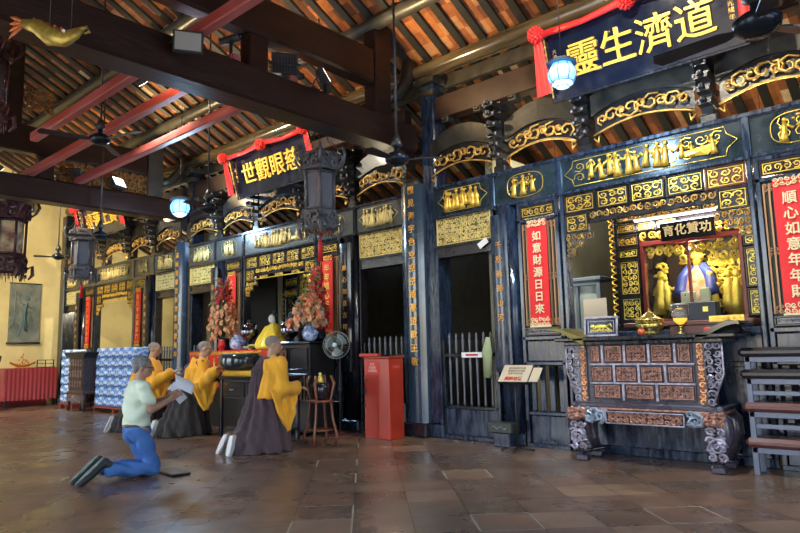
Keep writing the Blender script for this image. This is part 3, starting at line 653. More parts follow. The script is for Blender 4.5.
# ================================================================ NEAR ALTAR TABLE
PURS = mat('purple_grey_lacquer', (.05, .042, .065), .28, coat=.6, rvar=.08)
def near_altar():
    Y0, Y1 = 6.5, 7.0; xa, xb = -3.42, -1.84; xc = (xa+xb)/2
    t = thing('altar_table', 'tall black altar table with three rows of copper carved panels before the nearest shrine', 'altar table', (xc, 0, 0))
    a, b = xa-xc, xb-xc
    MB().box(a-.12, b+.14, Y0-.03, Y1, 1.255, 1.30, b=.012).box(a-.02, b+.02, Y0+.0, Y1-.02, 1.21, 1.255, b=.01).build('top', LAC, t)
    # upturned ends
    for sx, nm in ((-1, 'left'), (1, 'right')):
        x0 = a-.12 if sx < 0 else b+.14; P = []; Q = []
        for k in range(9):
            u = k/8; x = x0-sx*.34+sx*.38*u; z = 1.30+.11*math.sin(u*PI*.55)**1.5; P.append((x, z)); Q.append((x-sx*.012, z-.05*(1-u)-.03))
        P.append((x0+sx*.05, 1.385)); Q.append((x0+sx*.045, 1.37))
        MB().prism(P+Q[::-1], Y0-.03, Y1).build('upturned_end', mat('olive_gilt', (.16, .13, .03), .35, metal=.4) if sx < 0 else GLOSSB, t)
    # body
    MB().box(a+.20, b-.17, Y0+.06, Y1-.05, .57, 1.22, b=.006).box(a+.03, b-.03, Y0+.03, Y1-.02, .56, .615, b=.012).build('body', PURS, t)
    yb = Y0+.06; xi0, xi1 = a+.27, b-.27; Wd = xi1-xi0
    rows = [(1.035, 1.205, [(.0, .10), (.15, .335), (.375, .575), (.62, .82), (.87, .99)]), (.835, .985, [(.0, .22), (.26, .47), (.51, .72), (.77, 1.0)]), (.66, .80, [(.02, .30), (.35, .63), (.68, 1.0)])]
    k = 0
    for z0, z1, fr in rows:
        for f0, f1 in fr:
            k += 1; x0, x1 = xi0+f0*Wd, xi0+f1*Wd
            mb = MB(); frame_panel(mb, x0-.012, x1+.012, z0-.012, z1+.012, yb, .02, .014); p = mb.build('panel', PURS, t)
            g = MB(); frame_panel(g, x0+.01, x1-.01, z0+.008, z1-.008, yb-.004, .02, .007, 0); scrolls(g, x0+.018, x1-.018, z0+.016, z1-.016, yb-.008, .036, .0052, 200+k, n=4)
            g.build('relief', [COPPER], p, fix=False)
    mb = MB()
    for z in (1.01, .815): mb.box(xi0-.02, xi1+.02, yb-.022, yb, z-.01, z+.01, b=.004)
    for r, (z0, z1, fr) in enumerate(rows):
        for q in range(len(fr)-1):
            x = xi0+Wd*(fr[q][1]+fr[q+1][0])/2; mb.box(x-.012, x+.012, yb-.028, yb, z0-.02, z1+.02, b=.005)
    mb.build('rails', SILV, t)
    for sx in (-1, 1):
        x0, x1 = (a+.15, a+.22) if sx < 0 else (b-.23, b-.15)
        g = MB(); g.box(x0, x1, yb-.02, yb+.02, .62, 1.22); p = g.build('side_strip', PURS, t)
        g = MB(); scrolls(g, x0+.008, x1-.008, .63, 1.21, yb-.026, .055, .008, 240+sx, n=4); g.build('relief', mat('orange_gilt', (.75, .33, .14), .4, metal=.5, var=.3, vscale=25), p, fix=False)
        # pierced wing bracket, stepping in downwards
        g = MB()
        for j in range(8):
            z1 = 1.22-j*.075; w_ = .155-(.0 if j < 4 else (j-4)*.028)
            xx0, xx1 = (a+.15-w_, a+.15) if sx < 0 else (b-.15, b-.15+w_)
            scrolls(g, xx0, xx1, z1-.075, z1, yb-.03, .07, .010, 260+j*2+sx, n=5, dens=1)
        out = [(sx*0+((a+.15-.158) if sx < 0 else (b-.15+.158)), yb-.03, 1.22-.05*q) for q in range(7)]
        out += [(((a+.15-.05) if sx < 0 else (b-.15+.05)), yb-.03, .64)]
        g.tube(out, .010, 5); g.build('pierced_wing', SILV, t, fix=False)
        x = (a+.15-.07) if sx < 0 else (b-.15+.07)
    # apron
    g = MB(); frame_panel(g, -.38, .42, .405, .535, yb-.05, .02, .014, .006); g.build('apron_frame', SILV, t)
    g = MB(); g.box(-.37, .41, yb-.045, yb-.03, .41, .53); p = g.build('apron_ground', BLK, t)
    g = MB(); scrolls(g, -.36, .40, .42, .52, yb-.05, .06, .009, 300, n=5); g.build('apron_relief', COPPER, p, fix=False)
    for sx in (-1, 1):
        g = MB()
        x0, x1 = (-.62, -.38) if sx < 0 else (.42, .60)
        scrolls(g, x0, x1, .40, .55, yb-.045, .13, .019, 310+sx, n=6, turns=1.6); scrolls(g, x0, x1, .42, .56, yb-.03, .08, .013, 320+sx, n=5)
        g.build('apron_scrolls', mat('blue_silver_carving', (.30, .36, .46), .3, metal=.4, var=.25, vscale=20), t, fix=False)
    MB().box(a+.02, b-.02, yb-.03, Y1-.05, .54, .565, b=.008).build('waist_rail', COPPER, t)
    # cabriole legs with scrolled lion masks
    for sx in (-1, 1):
        for yy, bk in ((Y0+.07, 0), (Y1-.1, 1)):
            x = (a+.10) if sx < 0 else (b-.10)
            lg = MB(); lg.tube([(x-sx*.04, yy, .56), (x+sx*.045, yy, .46), (x+sx*.06, yy, .34), (x+sx*.03, yy, .2), (x-sx*.01, yy, .09)], [.085, .095, .085, .06, .05], 10)
            lg.box(x-sx*.01-.065, x-sx*.01+.065, yy-.065, yy+.065, .0, .07, b=.015)
            l = lg.build('leg', PURS, t)
            if not bk:
                g = MB()
                g.tube([(x+sx*.01+.085*(1-.8*q/12)*math.cos(-sx*q*.85), yy-.085, .25+.085*(1-.8*q/12)*math.sin(q*.85)) for q in range(13)], [.018-.001*q for q in range(13)], 6)
                scrolls(g, x-.09, x+.09, .12, .42, yy-.08, .085, .013, 330+sx, n=5)
                g.build('leg_carving', SILV, l, fix=False)
                g = MB(); g.ball((x, yy-.07, .47), (.06, .04, .045), 8, 6); scrolls(g, x-.1, x+.1, .44, .56, yy-.085, .07, .013, 340+sx, n=5)
                for e in (-1, 1): g.ball((x+e*.03, yy-.105, .49), .014, 6, 4)
                g.build('lion_mask', COPPER, l, fix=False)
    g = MB(); g.tube([(a+.1, Y0+.07, .09), (a+.25, Y0+.25, .12), (a+.3, Y0+.3, .13)], .025, 6); g.build('low_stretcher', LAC, t)
    return t
near_altar()
# things standing on the altar table (top at z 1.30)
ZT = 1.301
def altar_things():
    # framed gilded animal panel at left
    p = aY(603, 335, 6.74); t = thing('carved_plaque', 'small black framed plaque with a gilded running animal standing on the altar table', 'plaque', (p.x-.03, 6.78, ZT), (math.radians(-6), 0, 0))
    MB().box(-.19, .19, -.02, .02, .0, .215, b=.004).build('board', LAC, t)
    mb = MB(); frame_panel(mb, -.195, .195, 0, .22, -.02, .02, .022, .004); frame_panel(mb, -.15, .15, .045, .175, -.02, .012, .01, .003); mb.build('frame', SILV, t)
    g = MB(); g.ball((0, -.03, .11), (.075, .012, .024), 8, 6); g.ball((-.095, -.03, .115), (.03, .012, .02), 8, 5); g.tube([(.07, -.03, .115), (.11, -.03, .135), (.13, -.03, .1)], .006, 5)
    for x, dx in ((-.06, -.03), (-.03, .02), (.04, -.02), (.065, .03)): g.tube([(x, -.03, .1), (x+dx, -.03, .078), (x+dx*1.4, -.03, .062)], .007, 5)
    scrolls(g, -.13, .13, .055, .08, -.026, .03, .004, 9); g.build('running_animal', GOLDY, t)
    # covered brass censer
    p = aY(650, 335, 6.7); t = thing('incense_burner', 'round brass incense burner with a peaked lid on the altar table', 'incense burner', (p.x, 6.72, ZT))
    MB().lathe([(.06, 0), (.10, .01), (.085, .03), (.12, .06), (.135, .10), (.125, .135), (.11, .15)], 24).build('bowl', BRASS, t)
    MB().lathe([(.15, .15), (.15, .165), (.12, .17), (.075, .20), (.03, .235), (.012, .25), (.016, .265), (.0, .28)], 24).build('lid', BRASS, t)
    g = MB(); 
    for k in range(12): a = k*PI/6; g.ball((.132*math.cos(a), .132*math.sin(a), .145), .012, 6, 4)
    g.build('rim_beads', GOLD, t)
    f = thing('flower_offering', 'small orange fruit and green leaves in front of the brass incense burner', 'offering', (p.x-.02, 6.53, ZT))
    MB().ball((0, 0, .035), (.04, .035, .035), 10, 7).build('fruit', mat('red_orange_fruit', (.7, .12, .04), .4), f)
    MB().ball((.0, .01, .085), (.022, .02, .02), 8, 6).build('small_fruit', mat('peach', (.8, .4, .18), .4), f)
    mb = MB()
    for a in (.3, 1.4, 2.6, 3.6, 4.9): mb.tube([(0, 0, .07), (.03*math.cos(a), .03*math.sin(a), .10), (.06*math.cos(a), .05*math.sin(a), .095)], [.004, .012, .003], 5, flat=.4)
    mb.build('leaves', mat('leaf_green', (.10, .26, .06), .5), f)
    # glass oil lamp
    p = aY(681, 330, 6.8); t = thing('oil_lamp', 'tall clear glass oil lamp with amber oil beside the brass incense burner', 'lamp', (p.x-.01, 6.83, ZT))
    MB().lathe([(.045, 0), (.05, .012), (.02, .03), (.015, .07), (.03, .09)], 18).build('foot', BRASS, t)
    MB().lathe([(.03, .09), (.075, .13), (.085, .2), (.088, .30), (.082, .30), (.078, .2), (.068, .14), (.028, .1)], 24).build('glass', mat('clear_glass', (.85, .9, .92), .05, trans=.95), t)
    MB().lathe([(.0, .10), (.03, .105), (.062, .14), (.066, .165), (.0, .166)], 18).build('oil', mat('amber_oil', (.95, .5, .05), .1, trans=.5, emit=(1, .5, .05), estr=.6), t)
    MB().lathe([(.086, .298), (.09, .31), (.083, .31)], 24).build('rim', STEEL, t)
    # low brown offering stand across the table
    xa, xb = aY(668, 335, 6.85).x, aY(745, 333, 6.85).x
    t = thing('offering_stand', 'long low dark brown stand behind the glass lamp on the altar table', 'stand', ((xa+xb)/2, 6.9, ZT)); w_ = (xb-xa)/2
    MB().box(-w_, w_, -.06, .08, .09, .115, b=.006).box(-w_+.02, w_-.02, -.045, .07, .0, .09, b=.004).build('stand', mat('dark_reddish_brown', (.09, .025, .02), .35, coat=.4), t)
    g = MB(); scrolls(g, w_-.32, w_-.02, .12, .17, -.0, .05, .006, 77); g.box(w_-.33, w_-.01, .005, .02, .115, .175); g.build('gilt_rail', GOLD, t, fix=False)
    p = aY(708, 333, 6.58); tag(MB().ball((0, 0, .0), (.055, .05, .03), 14, 8).build('red_cushion', SILK, loc=(p.x, 6.62, ZT+.03)), 'small red domed cushion on the right half of the altar table', 'cushion')
    # black bundle at right end
    p = aY(735, 330, 6.6); t = thing('black_cloth_bundle', 'black cloth bundle slumped on the right end of the altar table', 'cloth', (p.x-.05, 6.72, ZT))
    mb = MB(); n = 14; P = []
    for j in range(9):
        v = j/8; P.append([((-.12+.28*v)+.0, (-.1+.2*i/n), .0+(.135*math.sin(PI*min(1, v*1.25+.08))**.7*(1-.25*v))*(math.sin(PI*i/n)**.3)+.006*math.sin(i*1.9+j)) for i in range(n+1)])
    mb.grid(P); mb.grid([[(x, y, 0) for x, y, z in r] for r in P]); mb.build('cloth', BLK, t)
altar_things()
# ---------------------------------------------------------------- inner shrine of the nearest hall
def near_shrine():
    Y = 8.5; t = thing('glass_shrine', 'gilded shrine with a glass front behind the opening of the nearest hall', 'shrine', (0, Y, 0))
    xa, xb = -3.26, -2.07
    MB().box(xa-.45, 0.0, -.05, 1.3, 0, 1.48, b=.01).build('base', PURP, t)
    MB().box(xa-.03, xa+.02, -.03, .05, 1.48, 2.62, b=.006).box(xb-.02, xb+.03, -.03, .05, 1.48, 2.5, b=.006).box(xa-.03, xb+.03, -.035, .05, 2.5, 2.56, b=.006).box(xa-.03, xb+.03, -.04, .05, 1.46, 1.53, b=.006).box(-2.70, -2.67, -.02, .03, 1.53, 2.5).build('case_frame', mat('red_brown_case', (.16, .02, .015), .35, coat=.3), t)
    MB().box(xa, xb, .9, .95, 1.48, 2.6).build('case_back', mat('dark_shrine_back', (.05, .035, .03), .6), t)
    MB().box(xa, xb, 0, .95, 2.58, 2.62).box(xa-.02, xa, .05, .95, 1.48, 2.6).box(xb, xb+.02, .05, .95, 1.48, 2.6).build('case_sides', PURP, t)
    g = MB(); scrolls(g, xa+.03, xb-.03, 2.34, 2.49, .02, .13, .022, 401, n=5); scrolls(g, xa+.3, xb-.03, 2.22, 2.36, .06, .12, .02, 402, n=5, dens=.7); g.build('cloud_canopy', GOLDY, t, fix=False)
    g = MB(); scrolls(g, xb-.5, xb-.04, 1.55, 2.3, .35, .13, .022, 403, n=5); scrolls(g, xa+.04, xa+.2, 1.55, 2.3, .35, .11, .02, 404, n=5); scrolls(g, -2.95, -2.45, 2.0, 2.4, .7, .16, .02, 405, n=5); figures(g, xb-.48, xb-.06, 1.56, 2.15, .25, 3, 12); figures(g, xa+.03, xa+.24, 1.56, 2.2, .25, 2, 13)
    g.build('gilded_backdrop', GOLDY, t, fix=False)
    MB().box(xa+.02, xb-.02, -.008, .0, 1.53, 2.5).build('glass_pane', mat('clear_pane', (1, 1, 1), .0, trans=1.0, spec=.25), t)
    # carved surrounds
    k = 420
    for x0, x1 in ((xa-.32, xa-.04), (xb+.04, xb+.30)):
        for z0, z1 in ((2.36, 2.50), (1.86, 2.34), (1.52, 1.84)):
            k += 1; carved_panel(t, x0, x1, z0, z1, -.02, k, .075, .008, gold=GOLDY)
        k += 1; carved_panel(t, x0-.0, x1, 2.52, 2.68, -.02, k, .075, .009, gold=GOLD)
    for i in range(3): carved_panel(t, xa-.32+i*.27, xa-.32+i*.27+.26, 2.70, 2.84, -.02, 440+i, .07, .008)
    for i in range(5): carved_panel(t, xa-.32+i*.37, xa-.32+i*.37+.36, 2.86, 2.99, -.02, 450+i, .07, .008, gold=GOLDD)
    carved_panel(t, xb-.12, xb+.35, 2.70, 2.84, -.02, 447, .07, .009)
    g = MB(); scrolls(g, xa-.02, -2.95, 2.57, 2.70, -.03, .1, .013, 460, n=5); g.build('carved_spandrel', GOLD, t, fix=False); g = MB(); scrolls(g, -2.32, xb+.02, 2.57, 2.72, -.03, .1, .013, 461, n=5); g.build('carved_spandrel', GOLD, t, fix=False)
    MB().box(xa-.34, xb+.36, -.01, .05, 2.56, 3.02).build('head_ground', PURP, t)
    # slim gilded colonnette standing forward
    for x in (-3.62,):
        g = MB()
        for q in range(16): g.tube([(x-.03, -.12, 1.55+q*.085), (x+.03, -.13, 1.575+q*.085), (x-.01, -.16, 1.60+q*.085), (x-.03, -.12, 1.635+q*.085)], .012, 5)
        g.build('gilded_colonnette', GOLD, t, fix=False); MB().box(x-.03, x+.03, -.12, -.06, 1.48, 2.95, b=.006).build('colonnette_core', LAC, t)
    # small plaque 
    p = thing('shrine_plaque', 'small black plaque with four gold characters above the glass shrine', 'sign', (-2.63, Y-.12, 2.52), (math.radians(8), 0, 0))
    MB().box(-.33, .33, -.02, .02, 0, .235, b=.005).build('board', GLOSSB, p); text('育化贊功', .145, CREAM, p, (0, -.026, .115), ext=.003, bold=.003, sx=1.05)
    tb = thing('tube_light', 'long glowing tube lamp above the small black shrine plaque', 'lamp', (-2.78, Y-.14, 2.83))
    MB().tube([(-.5, 0, 0), (.5, 0, 0)], .012, 10).build('tube', mat('lit_tube', (1, .95, .95), .4, emit=(1, .82, .86), estr=2.6), tb); MB().box(-.53, .53, .0, .04, .012, .03, b=.004).build('holder', WHITE, tb)
    # deity figure
    s = thing('deity_statue', 'seated deity statue in blue and orange robes inside the glass shrine', 'statue', (-2.70, Y+.4, 1.66)); s.scale = (.82, .82, .82); MB().box(-.4, .4, -.3, .3, -.2, 0, b=.01).build('throne', PURP, s)
    mb = MB().lathe([(.26, 0), (.28, .1), (.25, .3), (.2, .5), (.13, .62), (.07, .68)], 20); mb.build('robe', mat('orange_robe', (.75, .22, .06), .5, colr2=(.8, .72, .6), vscale=9), s)
    mb = MB()
    for sx in (-1, 1): mb.tube([(sx*.08, -.05, .68), (sx*.2, -.12, .5), (sx*.25, -.2, .25), (sx*.1, -.27, .2)], [.07, .09, .1, .06], 10)
    mb.build('sleeves', mat('royal_blue_cloth', (.03, .06, .35), .5), s)
    mb = MB().ball((0, -.02, .76), (.075, .08, .095), 12, 8); mb.ball((0, -.1, .755), (.014, .018, .02), 6, 4); mb.build('head', GOLD, s)
    mb = MB().lathe([(.09, .80), (.1, .84), (.075, .9), (.03, .93), (0, .95)], 14).box(-.13, .13, -.03, .02, .845, .86); mb.build('crown', GOLDY, s)
    mb = MB().box(-.2, .02, -.32, -.26, .02, .26, b=.01); mb.build('pale_apron', mat('mint_cloth', (.6, .75, .6), .6), s)
    mb = MB().box(.1, .24, -.33, -.27, .02, .3, b=.01); mb.build('pale_apron', MT['mint_cloth'], s)
    # tablet boxes in front
    tb = thing('dark_offering_box', 'dark box with a small gold mark standing before the glass shrine', 'box', (-2.5, Y-.3, 1.48))
    MB().box(-.27, .2, -.08, .1, .0, .22, b=.01).build('box', mat('dark_blue_box', (.02, .025, .04), .3), tb); MB().box(.05, .11, -.085, -.08, .1, .16).build('gold_mark', GOLDY, tb)
    MB().box(-3.4, -1.9, -.45, -.05, 1.42, 1.48, b=.01).build('ledge', mat('red_brown_shelf', (.12, .04, .03), .4), t)
near_shrine()
# blue window cabinet at left inside
t = thing('blue_cabinet', 'grey blue glazed cabinet standing behind the low wall at the left of the shrine', 'cabinet', (-4.27, 8.6, 0))
MB().box(-.36, .36, 0, .4, 0, 1.4, b=.01).build('body', LACB, t)
mb = MB(); BL = mat('grey_blue_paint', (.16, .22, .33), .4); frame_panel(mb, -.36, .36, 1.4, 2.12, 0, .06, .06); mb.box(-.02, .02, -.05, 0, 1.4, 2.12); mb.box(-.38, .38, -.08, .35, 2.12, 2.18, b=.01); mb.build('frame', BL, t)
MB().box(-.3, .3, .0, .01, 1.46, 2.06).build('pane', mat('pale_window', (.35, .45, .5), .15), t)
tag(MB().box(-.17, .17, -.004, .004, 0, .42).build('white_notice', mat('white_paper', (.8, .78, .76), .6), loc=(-3.98, 8.5, 1.44)), 'white paper notice beside the grey blue cabinet', 'notice')
# ---------------------------------------------------------------- stacked benches at right
BR = mat('brown_vinyl', (.13, .045, .04), .35, bump=.1, bscale=20); BRD = mat('black_vinyl', (.02, .018, .022), .3)
GB = mat('grey_blue_metal', (.12, .14, .20), .35, metal=.3)
for i, (z, m_, lb) in enumerate(((.30, BR, 'bottom kneeling bench of the stack at the right edge, brown padded'), (.62, BR, 'second kneeling bench from the bottom of the right-edge stack, brown padded'), (.92, BRD, 'third kneeling bench from the bottom of the stack, black padded'), (1.12, BRD, 'topmost kneeling bench of the stack at the right edge, black padded'))):
    t = thing('kneeling_bench', lb, 'bench', (-.75, 6.78, z), group='stacked kneeling benches')
    hh = (.3, .3, .28, .18)[i]
    MB().box(-.98, .98, -.15, .16, -.05, .035, b=.03).build('pad', m_, t)
    mb = MB().box(-.93, .93, -.12, -.09, -.10, -.05, b=.004).box(-.93, .93, .10, .13, -.10, -.05, b=.004); mb.build('rail', GB, t)
    for x in (-.91, .91):
        for y in (-.12, .10):
            MB().box(x-.025, x+.025, y-.0, y+.03, -hh if i else -.30, -.05, b=.004).build('leg', GB, t)
    if i in (1, 2): MB().box(-.93, .93, -.11, -.09, -.2, -.16, b=.004).build('crossbar', GB, t)
# ---------------------------------------------------------------- notice stand, black box at left of altar
t = thing('notice_stand', 'thin black stand holding a slanted printed board with red characters', 'stand', (-4.22, 6.72, 0))
MB().tube([(0, 0, .03), (0, 0, .78)], .012, 8).build('pole', BLK, t)
mb = MB(); 
for a in (.3, 1.87, 3.44, 5.0): mb.tube([(0, 0, .04), (.2*math.cos(a), .2*math.sin(a), .012)], .012, 6)
mb.build('foot', BLK, t)
V3 = Vector
TH = math.radians(48); DM = Matrix.Translation((0, 0, .80)) @ Matrix.Rotation(TH, 4, 'X')
mb = MB(); mb.M = DM; mb.box(-.22, .22, -.02, .25, -.01, .005, b=.003).box(-.22, .22, -.03, -.02, -.01, .03); mb.build('desk', BLK, t)
mb = MB(); mb.M = DM; mb.box(-.23, .17, -.015, .25, .006, .014); mb.box(.19, .31, .0, .21, .006, .012); mb.build('printed_sheet', mat('cream_paper', (.62, .53, .38), .5), t)
text('招姓功德', .06, RED, t, tuple(DM @ V3((-.03, .035, .017))), (TH, 0, 0), ext=.001, bold=.002)
text('善信樂捐芳名錄\n請隨緣添油功德\n合家平安吉祥', .034, mat('brown_ink', (.15, .09, .06), .6), t, tuple(DM @ V3((-.03, .155, .016))), (TH, 0, 0), ext=.0005, name='small_lettering', sp=1.2)
t = thing('donation_slot_box', 'low dark box with a carved wave front at the foot of the door post', 'box', (-4.53, 6.93, 0))
MB().box(-.17, .17, -.12, .1, .17, .30, b=.012).build('box', mat('dark_green_grey', (.04, .05, .045), .35), t); MB().box(-.12, .12, -.08, .1, 0, .17, b=.01).build('foot', LACB, t)
MB().tube([(-.1+.2*k/16, -.125, .235+.018*math.sin(k*.8)) for k in range(17)], .006, 5).build('wave_relief', SILV, t)
# red donation box
t = thing('donation_box', 'tall orange red donation box standing before the column with gold writing', 'box', (-6.36, 6.7, 0))
MB().box(-.24, .24, -.15, .15, 0, 1.1, b=.008).build('body', mat('orange_red_paint', (.46, .035, .012), .32, coat=.4, bump=.05, var=.1), t)
MB().box(-.25, .25, -.16, .16, 1.1, 1.125, b=.006).box(-.22, .03, -.155, -.15, .03, .86).build('lid_and_door', mat('red_orange_trim', (.42, .03, .012), .35), t)
MB().box(-.20, .06, -.156, -.152, .88, 1.07).build('notice', mat('red_notice', (.8, .06, .04), .5), t)
text('油功\n香油箱\n多謝樂捐', .045, mat('pale_pink', (.95, .7, .6), .5), t, (-.07, -.158, .975), ext=.001, sp=1.05)
text('功德箱', .05, mat('dull_red_ink', (.8, .15, .1), .5), t, (.242, 0, .98), (PI/2, 0, PI/2), ext=.001, name='side_lettering')
mb = MB().tube([(-.2+.02*math.cos(a), -.165, .66+.05*math.sin(a)) for a in [k*PI/8 for k in range(17)]], .005, 5); mb.ball((-.18, -.165, .80), .012, 8, 5); mb.box(-.235, -.21, -.165, -.15, .42, .48); mb.build('lock_hardware', DGREY, t)
t = tag(MB().box(-.16, .16, -.05, .05, 0, .045, b=.008).build('red_fan_holder', RED, loc=(-6.52, 6.6, 1.128), rot=(0, 0, .2)), 'small flat red box lying on top of the tall donation box', 'box')
# white tag with pen lying inside doorway and red white notice on the gate
tag(MB().box(-.08, .08, -.003, .003, -.04, .04).build('small_white_sign', WHITE, loc=(-4.83, 7.06, 2.60), rot=(.1, -.5, 0)), 'small white sign hanging tilted in the near doorway top', 'sign')
t = thing('gate_notice', 'small white and red notice strip on the picket gate of the near doorway', 'notice', (-5.12, 7.12, 1.125)); MB().box(-.17, .17, -.004, .0, -.035, .035).build('strip', WHITE, t); MB().box(-.10, .10, -.006, -.004, -.014, .014).build('red_mark', RED, t)
mb = MB()
for k in range(5): mb.tube([(.02*math.sin(k), 0, -.25-.06*k*.3), (.03*math.cos(k*2), -.01, 0), (.02, 0, .2)], [.05, .06, .03], 8, flat=.4)
tag(mb.build('green_cloth', mat('pale_green_cloth', (.38, .45, .25), .7), loc=(-4.86, 7.10, 1.15)), 'pale green cloth bag hanging on the picket gate of the near doorway', 'cloth')
# ================================================================ LAMPS, FANS, HANGING THINGS
def spot(name, loc, target, watt, colr, ang=80, blend=.6, size=.08):
    L = bpy.data.lights.new(name, 'SPOT'); L.energy = watt; L.color = colr; L.spot_size = math.radians(ang); L.spot_blend = blend; L.shadow_soft_size = size
    o = bpy.data.objects.new(name, L); col.objects.link(o); d = Vector(target)-Vector(loc); o.location = loc; o.rotation_euler = d.to_track_quat('-Z', 'Y').to_euler(); return o
def floodlight(loc, target, lb, on=True, watt=200, colr=(1, .8, .5), ang=100, size=.16, face=None):
    d = (Vector(target)-Vector(loc)).normalized(); q = d.to_track_quat('-Z', 'Y')
    t = thing('floodlight', lb, 'floodlight', loc); t.rotation_euler = q.to_euler()
    s = size
    MB().box(-s, s, -s*.75, s*.75, -.02, .05, b=.01).build('housing', DGREY, t)
    mb = MB(); 
    for k in range(9): mb.box(-s*.9+s*.225*k-.004, -s*.9+s*.225*k+.004, -s*.6, s*.6, .05, .09)
    mb.build('fins', DGREY, t)
    MB().box(-s*.85, s*.85, -s*.6, s*.6, -.026, -.02).build('lens', mat('lit_lens', (1, .95, .85), .3, emit=(1, .93, .8), estr=3) if on else mat('unlit_lens', (.45, .47, .46), .15, metal=.3), t)
    MB().tube([(-s, 0, .02), (-s-.03, 0, .12), (0, 0, .2), (s+.03, 0, .12), (s, 0, .02)], .01, 6).build('bracket', DGREY, t)
    if on: l = spot('floodlight_beam', Vector(loc)+d*.05, target, watt, colr, ang)
    return t
WARM = (1, .70, .34); WARM2 = (1, .82, .55); COOL = (.80, .90, 1.)
floodlight((-6.1, 4.75, 4.78), (-8.3, 6.3, 6.4), 'black finned floodlight on the nearest tie beam, the upper of the pair', True, 200, WARM)
floodlight((-5.85, 5.2, 4.62), (-4.2, 6.9, 5.9), 'black finned floodlight on the nearest tie beam, the lower of the pair', True, 200, WARM)
p = aX(188, 42, -5.73); floodlight(tuple(p), tuple(p+(CAM-p).normalized()*2+Vector((0, 0, .6))), 'square white faced floodlight fixed on the side of the nearest tie beam', False, size=.15)
floodlight((-12.7, 4.8, 4.72), (-15.5, 6.6, 6.2), 'added floodlight on the further tie beam warming the roof, aimed left', True, 220, WARM)  # invented uplight, put in to warm the roof over the left hall
floodlight((-12.5, 5.6, 4.66), (-10.2, 6.6, 6.1), 'added floodlight on the further tie beam warming the roof, aimed right', True, 200, WARM)  # second invented uplight, brightens the roof over the middle hall
floodlight((-6.5, 3.3, 4.35), (-8.5, 5.0, 7.2), 'added floodlight hidden behind the nearest tie beam, warming the roof', True, 200, WARM)  # extra lamp kept out of view, only there to light the roof tiles
# picture lights aimed at the gilded fronts
for c, lb in zip(HC, ('nearest', 'middle', 'far left')):
    floodlight((c+.2, 4.4, 5.35), (c, 7.1, 2.9), f'spotlight hung from the roof aimed at the gilded front of the {lb} hall', True, 300 if c > -5 else 240, (1, .90, .70), 115, .09)
# warm lamps inside the shrine rooms
def bulb(loc, watt, colr, lb, r=.05):
    t = thing('pendant_bulb', lb, 'lamp', loc)
    MB().ball((0, 0, 0), r, 12, 8).build('bulb', mat('warm_bulb', (1, .8, .5), .4, emit=(1, .75, .4), estr=12), t); MB().tube([(0, 0, r), (0, 0, r+.08)], .02, 8).tube([(0, 0, r+.08), (0, 0, roofz(loc[1])-loc[2]-.02)], .004, 4).build('flex', BLK, t)
    L = bpy.data.lights.new('bulb_light', 'POINT'); L.energy = watt; L.color = colr; L.shadow_soft_size = r*1.3; o = bpy.data.objects.new('bulb_light', L); col.objects.link(o); o.location = (loc[0], loc[1], loc[2]-r*2.6)
bulb((-4.2, 8.0, 3.3), 60, (1, .86, .6), 'bare warm bulb inside the left part of the nearest shrine room')
bulb((-1.6, 7.9, 3.25), 40, (1, .86, .6), 'bare warm bulb inside the right part of the nearest shrine room')
bulb((-15.9, 8.3, 3.0), 110, (1, .90, .66), 'bare warm bulb inside the far left shrine room')
bulb((-8.0, 8.6, 3.1), 10, (1, .86, .6), 'bare warm bulb at the side of the middle shrine room')
L = bpy.data.lights.new('tube_glow', 'AREA'); L.energy = 8; L.shape = 'RECTANGLE'; L.size = 1.0; L.size_y = .04; L.color = (1, .9, .85); o = bpy.data.objects.new('tube_glow', L); col.objects.link(o); o.location = (-2.78, 8.33, 2.80); o.rotation_euler = (math.radians(20), 0, 0)
L = bpy.data.lights.new('case_lamp', 'POINT'); L.energy = 16; L.color = (1, .85, .55); L.shadow_soft_size = .05; o = bpy.data.objects.new('case_lamp', L); col.objects.link(o); o.location = (-2.65, 8.6, 2.42)
MB().ball((0, 0, 0), .03, 8, 6)
# round blue pendant lamps
def globe(x, y, Yv, r, lb, topz):
    p = aY(x, y, Yv); t = thing('pendant_lamp', lb, 'lamp', tuple(p), group='round blue pendant lamps')
    MB().lathe([(r*.45, r*.82), (r*1.12, r*.78), (r*1.15, r*.9), (r*.7, r*1.15), (r*.2, r*1.25), (0, r*1.26)], 8, smooth=False).build('cap', mat('blue_grey_metal', (.08, .11, .16), .4, metal=.4), t)
    MB().lathe([(r*.45, -r*.86), (r*.8, -r*.6), (r, -r*.1), (r*.98, r*.25), (r*.72, r*.76)], 20).build('globe', mat('blue_lit_glass', (.3, .6, .95), .15, emit=(.12, .42, 1.0), estr=1.3), t)
    MB().ball((0, 0, -.02), r*.45, 12, 8).build('bulb', mat('white_lit_bulb', (1, 1, 1), .3, emit=(.7, .88, 1.), estr=9), t)
    g = MB()
    for k in range(8):
        a = k*PI/4+.2; g.tube([(rr*math.cos(a), rr*math.sin(a), z) for rr, z in ((r*.75, r*.76), (r*1.02, r*.2), (r*1.02, -r*.2), (r*.8, -r*.62), (r*.45, -r*.9))], r*.03, 4)
    g.lathe([(r*.80, -r*.66), (r*.84, -r*.62), (r*.8, -r*.58)], 20); g.lathe([(r*.4, -r*.95), (r*.5, -r*.9), (r*.45, -r*.85)], 12); g.build('cage', DGREY, t)
    MB().tube([(0, 0, r*1.2), (0, 0, roofz(p.y)-.02-p.z)], .006, 5).build('cord', BLK, t)
    L = bpy.data.lights.new('globe_light', 'POINT'); L.energy = 70; L.color = (.45, .7, 1.); L.shadow_soft_size = r; o = bpy.data.objects.new('globe_light', L); col.objects.link(o); o.location = p-Vector((0, .0, r*1.6))
globe(562, 75, 5.7, .14, 'lit round blue glass lamp hanging before the big name board at the upper right', 6.2)
